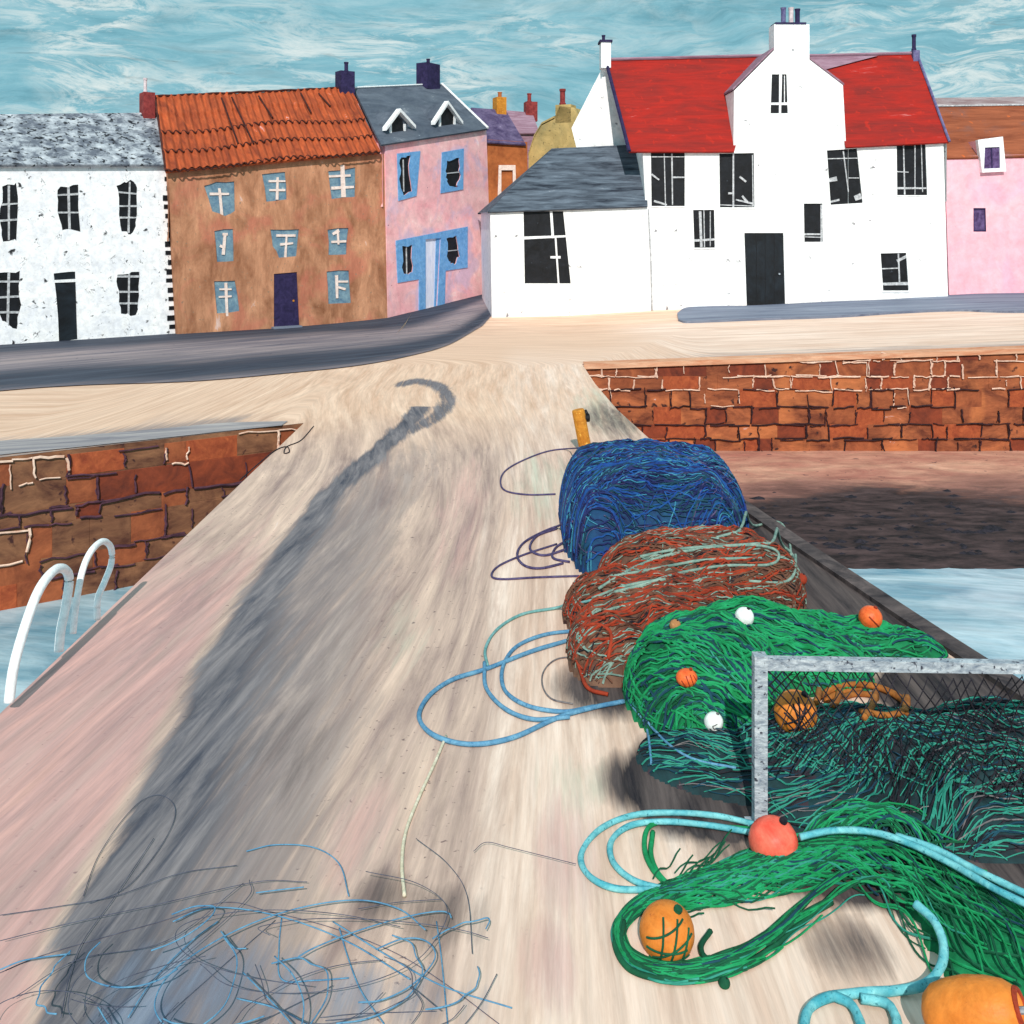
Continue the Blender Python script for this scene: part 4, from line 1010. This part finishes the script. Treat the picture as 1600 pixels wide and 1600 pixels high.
def hith(px, py, off=0.):
    """meets whichever comes first, a heap or the ground"""
    Y = 5.
    while Y < 40:
        q = ray(px, py, Y)
        if q.z <= max(Hall(q.x, q.y), 0)+off:
            lo, hi = Y-.03, Y
            for _ in range(9):
                Y = (lo+hi)/2; q = ray(px, py, Y)
                if q.z <= max(Hall(q.x, q.y), 0)+off: hi = Y
                else: lo = Y
            q = ray(px, py, hi); return Vector((q.x, q.y, max(Hall(q.x, q.y), 0)+off))
        Y += .03
    return hit(px, py, off)

def rope(name, label, lines, r, mat, on_heap=False, cat='rope', group=None, step=10, wob=.0, parent=None, n=6, lift=0.):
    m = MB(); base = None; rr = random.Random(len(label))
    for li, ln in enumerate(lines):
        P = []
        rad = r
        for p in catmull([Vector((a_[0], a_[1], 0)) for a_ in ln], step):
            q = hith(p.x, p.y, rad) if on_heap else hit(p.x, p.y, rad+.006*li+(lift if not isinstance(lift, tuple) else lift[0]+(lift[1]-lift[0])*min(1, 2*len(P)/(step*len(ln))) if li == 0 else 0))
            if wob: q.x += rr.gauss(0, wob); q.y += rr.gauss(0, wob)
            P.append(q)
        if on_heap:   # let the rope sag smoothly over the folds
            for _ in range(3):
                for i in range(1, len(P)-1): 
                    avg = (P[i-1]+P[i+1])/2; P[i] = Vector((P[i].lerp(avg, .5).x, P[i].lerp(avg, .5).y, max(P[i].lerp(avg, .5).z, Hall(P[i].x, P[i].y)*0+P[i].z*.98)))
        if base is None: base = Vector((P[0].x, P[0].y, 0))
        ph = rr.random()*6
        m.tube([q-base for q in P], (lambda t: rad*(1+.03*math.sin(t*40+ph))), n)
    o = m.build(name, mat, parent, smooth=True)
    o.location = base
    return tag(o, label, cat, group)

# loops beside the heaps
rope('rope', 'thick violet cord loop sticking out left of the top of the blue net', [[(905, 700), (860, 704), (820, 718), (790, 735), (782, 752), (790, 767), (825, 773), (868, 772)]], .016, 'rope_violet', True)
rope('rope', 'violet cord looped twice at the lower left foot of the blue net', [[(895, 815), (855, 828), (818, 848), (808, 868), (820, 884), (845, 888), (880, 880)], [(870, 826), (838, 838), (828, 858), (850, 868), (885, 858)], [(890, 842), (868, 856), (864, 872), (890, 878)]], .018, 'rope_violet', True)
rope('rope', 'narrow pointed violet cord loop lying lowest beside the blue net', [[(870, 850), (815, 868), (778, 885), (768, 900), (785, 905), (840, 902), (905, 900)]], .015, 'rope_violet', True)
rope('rope', 'violet cord arching over the right end of the blue net', [[(980, 712), (1030, 706), (1080, 716), (1112, 736), (1128, 765), (1122, 795), (1095, 822)]], .014, 'rope_violet', True)
rope('rope', 'light blue rope looping widest out over the pier towards the left', [[(975, 1096), (925, 1106), (870, 1122), (800, 1153), (735, 1163), (680, 1150), (655, 1122), (668, 1090), (705, 1063), (760, 1045), (830, 1018), (890, 1000)]], .024, 'rope_blue')
rope('rope', 'light blue rope coiled in two ovals beside the rust net', [[(905, 985), (850, 992), (805, 1012), (785, 1045), (790, 1080), (825, 1103), (880, 1112), (930, 1104)], [(757, 1035), (760, 1075), (790, 1108), (835, 1124), (890, 1120)]], .022, 'rope_blue')
rope('rope', 'teal rope curving out from the middle of the rust net', [[(925, 938), (870, 950), (815, 960), (775, 985), (758, 1015), (762, 1040)]], .018, 'rope_teal', True)
rope('rope', 'thin grey cord ring lying at the left foot of the rust net', [[(905, 1026), (870, 1030), (850, 1048), (848, 1072), (862, 1092), (895, 1100)]], .009, 'rope_grey')
rope('rope', 'sage green rope laid lengthwise in loops over the rust net', [[(935, 920), (985, 890), (1040, 868), (1110, 856), (1180, 852), (1215, 862), (1205, 882), (1130, 884), (1060, 896), (1000, 915), (960, 925)], [(1000, 870), (1060, 858), (1150, 852), (1210, 850), (1238, 866), (1242, 892), (1225, 910), (1170, 908)], [(960, 900), (1030, 888), (1100, 875), (1190, 872)], [(1120, 840), (1170, 826), (1215, 815), (1232, 838), (1236, 868)], [(925, 935), (980, 915), (1040, 905)]], .020, 'rope_sage', True)
rope('rope', 'rust red cord curling down the lower left end of the rust net', [[(945, 965), (905, 970), (892, 1000), (905, 1040), (918, 1075), (950, 1085)], [(900, 985), (930, 975), (955, 990), (950, 1030)]], .022, 'rust_twine', True)
rope('rope', 'brown rope bundle looped over the dark net beside the amber float', [[(1275, 1100), (1300, 1075), (1350, 1068), (1400, 1085), (1418, 1105), (1390, 1118), (1345, 1112)], [(1300, 1105), (1330, 1085), (1370, 1090), (1350, 1122)], [(1280, 1088), (1320, 1070), (1370, 1074), (1410, 1095), (1415, 1115)], [(1290, 1095), (1312, 1082), (1345, 1078)]], .030, 'ochre_rope', True)
rope('rope', 'pale blue cord hanging down the left front of the green heap', [[(985, 1100), (1008, 1130), (1015, 1165), (1018, 1195)], [(1000, 1110), (1030, 1150), (1080, 1185), (1150, 1200)]], .012, 'rope_blue', True)
rope('rope', 'cream cord lying straight on the bare middle of the pier', [[(697, 1150), (678, 1195), (655, 1245), (634, 1300), (628, 1350), (632, 1400)]], .014, 'rope_cream')
rope('rope', 'thin black wire with one small curl near the quay corner', [[(375, 750), (400, 728), (430, 704), (448, 698), (452, 706), (444, 708), (448, 698), (470, 688), (490, 666)]], .012, 'net_black')

# front green net lying flat
SP = [(1670, 1600), (1585, 1515), (1495, 1432), (1405, 1362), (1320, 1338), (1230, 1355), (1150, 1378), (1070, 1398), (1005, 1415), (968, 1455), (985, 1502), (1050, 1524), (1130, 1512), (1200, 1478), (1260, 1430), (1330, 1385), (1420, 1385), (1500, 1430), (1600, 1500)]
WD = [125, 105, 82, 60, 44, 40, 34, 24, 13, 10, 12, 16, 18, 18, 20, 28, 48, 68, 85]
net_c = hit(1250, 1420)
root = empty('net', (net_c.x, net_c.y, 0), 'green net spread flat in a long loop across the right foreground', 'fishing net')
rr = random.Random(21); per = {}
spc = catmull([Vector((x, y, 0)) for x, y in SP], 10); wdc = catmull([Vector((w_, 0, 0)) for w_ in WD], 10)
K = len(spc)
for k in range(210):
    a_ = int(rr.random()**.8*K*.3) if rr.random() < .62 else int(rr.random()*K*.6); ln_ = int(rr.uniform(.15, .5)*K); lat0 = rr.uniform(-1, 1); lat1 = max(-1, min(1, lat0+rr.gauss(0, .9))); pts = []
    mt = rr.choices(['green_twine', 'green_dark_twine', 'navy_twine', 'seafoam_twine'], [5, 4, 1, 1])[0]; r = rr.uniform(.004, .010)
    for t in range(a_, min(K-1, a_+ln_)):
        f = (t-a_)/ln_; lat = lat0+(lat1-lat0)*f+.15*math.sin(t*.4+k)
        d = spc[min(t+1, K-1)]-spc[max(t-1, 0)]; d.normalize(); nn = Vector((-d.y, d.x, 0)); q = spc[t]+nn*lat*wdc[t].x
        P = hit(q.x, q.y); P.z = max(HD(P.x, P.y), 0)+r+.01+.12*max(0, 1-lat*lat)*min(1, wdc[t].x/60)*rr.uniform(.9, 1.0); pts.append(P-root.location)
    if len(pts) > 4: per.setdefault(mt, MB()).tube(pts, r, 5)
for mt, mb in per.items(): mb.build('twine', mt, root)
# woven cross strands
m = MB()
for k in range(46):
    x = rr.uniform(1020, 1330); y = 1400-(x-1020)*.2+rr.uniform(-22, 30); a_ = rr.choice((-.95, -.7, .35)); l_ = rr.uniform(50, 120)
    pts = [hit(x+t*l_/8*math.cos(a_), y+t*l_/8*math.sin(a_)*.7) for t in range(9)]
    m.tube([Vector((p.x, p.y, .035+.03*math.sin(i)))-root.location for i, p in enumerate(pts)], .007, 4)
m.build('cross_twine', 'green_dark_twine', root)
# denser body of the net at the right, a low fold of mesh
vs = []; fs = []; rows = 13; ks = [k for k in range(0, 34)]
for t in ks:
    d = spc[min(t+1, K-1)]-spc[max(t-1, 0)]; d.normalize(); nn = Vector((-d.y, d.x, 0))
    for j in range(rows):
        lat = -1+2*j/(rows-1); q = spc[t]+nn*lat*wdc[t].x*.86*(1-.5*sst(16, 34, t)+.12*math.sin(t*1.3+j))
        P = hit(q.x, q.y); P.z = -.01+(.10+.03*noise.noise(Vector((P.x*6, P.y*6, 2))))*max(0, 1-lat*lat)**.5*(1-sst(20, 33, t)); vs.append(P-root.location)
fs = [(i*rows+j, (i+1)*rows+j, (i+1)*rows+j+1, i*rows+j+1) for i in range(len(ks)-1) for j in range(rows-1)]
link('netting', vs, fs, 'green_net', root, smooth=True)
SP2 = [(1700, 1600), (1600, 1520), (1520, 1470), (1450, 1420)]
rope('rope', 'cyan rope looping double around the left end of the green net', [[(1180, 1288), (1120, 1275), (1050, 1270), (985, 1275), (935, 1298), (908, 1335), (920, 1368), (960, 1388), (1020, 1390), (1060, 1388)], [(1180, 1302), (1110, 1290), (1040, 1284), (985, 1290), (955, 1315), (960, 1350), (995, 1378), (1050, 1392)]], .024, 'rope_cyan')
rope('rope', 'cyan rope arching along the top edge of the flat green net', [[(1250, 1308), (1300, 1298), (1360, 1300), (1420, 1318), (1490, 1352), (1560, 1392), (1640, 1430)], [(1400, 1306), (1460, 1326), (1530, 1362), (1620, 1405)]], .026, 'rope_cyan', lift=.15)
rope('rope', 'cyan rope hooking down in front beside the orange drum float', [[(1430, 1412), (1460, 1440), (1474, 1475), (1470, 1510), (1445, 1538), (1400, 1548), (1340, 1552), (1290, 1560), (1262, 1580), (1255, 1615)], [(1300, 1555), (1330, 1570), (1345, 1600), (1348, 1620)], [(1345, 1560), (1385, 1568), (1400, 1590), (1402, 1615)]], .030, 'rope_cyan', lift=(.17, 0))
rope('rope', 'thick green line curling up to the cyan rope loops', [[(1180, 1296), (1100, 1290), (1040, 1284), (1012, 1295), (1008, 1330), (1025, 1365), (1060, 1390), (1110, 1398)], [(1020, 1300), (1018, 1340), (1040, 1378), (1080, 1395)]], .020, 'green_twine')
rope('rope', 'dark green line doubled round the amber float inside the net loop', [[(1100, 1395), (1040, 1402), (990, 1415), (966, 1445), (962, 1480), (985, 1515), (1040, 1530), (1110, 1525), (1180, 1498), (1250, 1445), (1300, 1400)], [(1110, 1455), (1095, 1480), (1110, 1500), (1160, 1490), (1230, 1450), (1300, 1410)], [(975, 1440), (972, 1475), (995, 1508), (1050, 1520)]], .020, 'green_dark_twine')
rope('rope', 'grey line running out of the orange drum float', [[(1560, 1555), (1590, 1552), (1620, 1556), (1680, 1560)]], .018, 'grey_steel', True)

# tangles of thin line in the left foreground
rt = random.Random(77)
def scribble(n_, x0, x1, y0, y1):
    out = []
    for _ in range(n_):
        cx, cy = rt.uniform(x0, x1), rt.uniform(y0, y1); a_, b2 = rt.uniform(60, 230), rt.uniform(20, 110); ph = rt.uniform(0, 6.28); sp = rt.uniform(1.2, 4.2); ti = rt.uniform(-.7, .2)
        ln = []
        for i in range(9):
            an = ph+sp*i/8; u = a_*math.cos(an)*(1+.1*rt.random()); v = b2*math.sin(an)
            ln.append((cx+u*math.cos(ti)-v*math.sin(ti), max(1340, min(1640, cy+u*math.sin(ti)+v*math.cos(ti)))))
        out.append(ln)
    return out
rope('fishing_line', 'tangle of thin dark line scrawled over the left foreground', [
    [(0, 1520), (60, 1495), (150, 1468), (250, 1440), (350, 1410), (420, 1424), (520, 1450), (620, 1490), (700, 1540), (780, 1600)],
    [(240, 1605), (330, 1525), (430, 1438)], [(130, 1400), (155, 1335), (205, 1265), (245, 1242), (272, 1258), (268, 1292), (235, 1345), (195, 1388), (140, 1412)],
    [(95, 1590), (110, 1520), (130, 1470), (180, 1400), (240, 1310)], [(0, 1430), (80, 1418), (180, 1400), (280, 1365), (370, 1352)],
    [(400, 1600), (450, 1575), (520, 1540)], [(20, 1560), (120, 1500), (260, 1470), (380, 1380)], [(150, 1600), (200, 1560), (290, 1490), (385, 1405), (390, 1375)],
    [(0, 1470), (120, 1440), (250, 1412), (400, 1378), (480, 1378)], [(650, 1310), (700, 1350), (730, 1400), (738, 1490)], [(740, 1330), (760, 1316), (800, 1325), (900, 1350)], [(640, 1605), (660, 1570), (640, 1540), (690, 1580)],
    [(560, 1420), (620, 1410), (690, 1405)], [(500, 1590), (560, 1584), (680, 1580)]]+scribble(15, 60, 620, 1450, 1620), .003, 'line_slate', cat='fishing line', n=4)
rope('fishing_line', 'tangle of light blue line scattered over the left foreground', [
    [(440, 1435), (436, 1480), (440, 1530), (490, 1532), (545, 1528)], [(530, 1450), (545, 1500), (565, 1550), (600, 1600)], [(682, 1440), (690, 1500), (700, 1605)],
    [(385, 1330), (430, 1320), (490, 1324), (530, 1350), (545, 1400)], [(340, 1440), (300, 1470), (240, 1530), (200, 1590)], [(345, 1455), (365, 1480), (385, 1482)],
    [(520, 1440), (600, 1490), (690, 1540), (800, 1575)], [(270, 1440), (330, 1418), (430, 1430), (540, 1470), (640, 1530)], [(370, 1560), (430, 1575), (480, 1600)], [(0, 1515), (40, 1500), (110, 1490)], [(380, 1520), (420, 1560), (460, 1605)],
    [(400, 1395), (440, 1390), (475, 1386)]]+scribble(15, 200, 680, 1440, 1620), .0048, 'rope_blue', cat='fishing line', n=5)

# ------------------------------------------------------------------ floats
def sphere(b, c_, r, mi=0, sq=(1, 1, 1), seg=24, ring=14, ax=None):
    vs = [c_+Vector((0, 0, r*sq[2]))]; 
    for i in range(1, ring):
        th = math.pi*i/ring
        for j in range(seg):
            ph = 2*math.pi*j/seg; vs.append(c_+Vector((r*sq[0]*math.sin(th)*math.cos(ph), r*sq[1]*math.sin(th)*math.sin(ph), r*sq[2]*math.cos(th))))
    vs.append(c_-Vector((0, 0, r*sq[2]))); fs = [(0, 1+j, 1+(j+1) % seg) for j in range(seg)]
    for i in range(ring-2):
        for j in range(seg):
            a_ = 1+i*seg+j; b2_ = 1+i*seg+(j+1) % seg; fs.append((a_, a_+seg, b2_+seg, b2_))
    e_ = len(vs)-1; fs += [(e_, 1+(ring-2)*seg+(j+1) % seg, 1+(ring-2)*seg+j) for j in range(seg)]
    b.add(vs, fs, mi)
def ball(px, py, rpx, mat, label, lines=None, linemat='net_black', sq=(1, 1, 1), group=None, sink=.35, ring=None):
    # find the depth where a ball of this apparent size rests on what lies below it
    q = hith(px, py+rpx*.55); r = rpx/F*q.y; c_ = Vector(((px-800)/F*q.y, q.y, EYE-(py-HZ)/F*q.y))
    g = max(0, Hall(c_.x, c_.y)); 
    root = empty('float', (c_.x, c_.y, c_.z), label, 'float', group)
    b = MB(); sphere(b, Vector((0, 0, 0)), r, sq=sq); b.build('ball', mat, root, smooth=True)
    b = MB(); top_ = Vector((.35, -.2, .9)).normalized()*r*.98; b.tube([top_, top_*1.14], r*.16, 8); b.build('eyelet', linemat, root)
    if lines:
        m = MB()
        for (u0, w0, u1, w1) in lines:
            pts = []
            for t in range(13):
                u = u0+(u1-u0)*t/12; w_ = w0+(w1-w0)*t/12; d2 = 1-u*u-w_*w_
                if d2 > .02: pts.append(Vector((u*sq[0], -math.sqrt(d2), w_*sq[2]))*r*1.01)
            if len(pts) > 2: m.tube(pts, .008 if r > .1 else .005, 5)
        if m.v: m.build('lashing', linemat, root)
    return root
G = None
ball(1163, 964, 15, 'float_white', 'white ball float high up on the green net heap')
ball(1115, 1128, 15, 'float_white', 'white ball float low at the front of the green net heap', lines=[(-.3, .0, .2, .25), (-.3, 0, -.1, -.3), (-.1, -.3, .3, -.2)], linemat='rope_grey')
ball(1360, 965, 18, 'float_orange', 'orange ball float at the far right arm of the green heap', lines=[(-.4, .4, .5, -.5)], linemat='rust_twine')
ball(1073, 1059, 16, 'float_orange', 'small orange float wound with dark red line on the green heap', lines=[(-.6, .1, -.1, -.8), (-.2, .6, .2, -.7), (.2, .7, .5, -.4), (.5, .6, .8, 0)], linemat='rust_twine', sq=(1.05, 1, .85))
ball(1055, 977, 9, 'float_tan', 'tiny tan float tucked in the upper left of the green heap')
ball(1252, 905, 9, 'rust_twine', 'tiny rust float between the rust net and the green heap')
ball(1243, 1113, 33, 'float_amber', 'amber ball float lashed with black twine on the dark net', lines=[(-.7, -.2, .6, .6), (-.5, -.5, .7, .3), (-.3, .7, .1, -.8), (-.7, .3, .5, -.6), (.3, .7, -.4, -.8), (0, .9, -.2, -.9)])
ball(1208, 1314, 38, 'float_coral', 'coral red ball float at the foot of the railing post', sq=(1, 1, .92))
ball(1042, 1456, 43, 'float_amber', 'large amber ball float under green twine inside the net loop', lines=[(-.8, .2, .5, .75), (-.6, -.4, .8, .3), (-.2, .85, -.4, -.8), (.3, .8, -.1, -.9), (.7, .5, .3, -.85), (-.8, -.1, .6, -.1), (-.7, -.5, .7, -.4)], linemat='green_dark_twine')
ball(1132, 1536, 9, 'green_dark_twine', 'small dark green bobbin below the green net loop')
# drum shaped float
q = hit(1518, 1650); root = empty('float', (q.x, q.y, 0), 'orange barrel shaped float at the bottom right corner', 'float')
ax0 = Vector((-.22, .08, .17)); ax1 = Vector((.22, -.14, .37)); R0 = .185
b = MB(); prof = [(-.04, .0), (-.03, .06), (.02, .12), (.12, .165), (.3, .19), (.5, .2), (.7, .19), (.88, .165), (.97, .13), (1.0, .09), (.96, .06), (.90, .03), (.9, .0)]
d = (ax1-ax0); t_ = d.normalized(); sx = t_.cross(Vector((0, 0, 1))).normalized(); sz = sx.cross(t_)
vs = []; SEG = 28
for f, r in prof:
    for j in range(SEG): an = 2*math.pi*j/SEG; vs.append(ax0+d*f+(sx*math.cos(an)+sz*math.sin(an))*r*.92)
fs = [(i*SEG+j, i*SEG+(j+1) % SEG, (i+1)*SEG+(j+1) % SEG, (i+1)*SEG+j) for i in range(len(prof)-1) for j in range(SEG)]
b.add(vs, fs); b.build('barrel', 'float_amber', root, smooth=True)
b = MB(); pts = [ax1+t_*-.005+(sx*math.cos(a_)+sz*math.sin(a_))*.10 for a_ in [i*math.pi/10 for i in range(21)]]; b.tube(pts, .018, 6); b.build('collar', 'rust_twine', root)
b = MB(); b.tube([ax1-t_*.06, ax1+t_*.02, ax1+t_*.25, ax1+t_*.5+Vector((0, 0, -.1))], .02, 8); b.build('line', 'grey_steel', root)
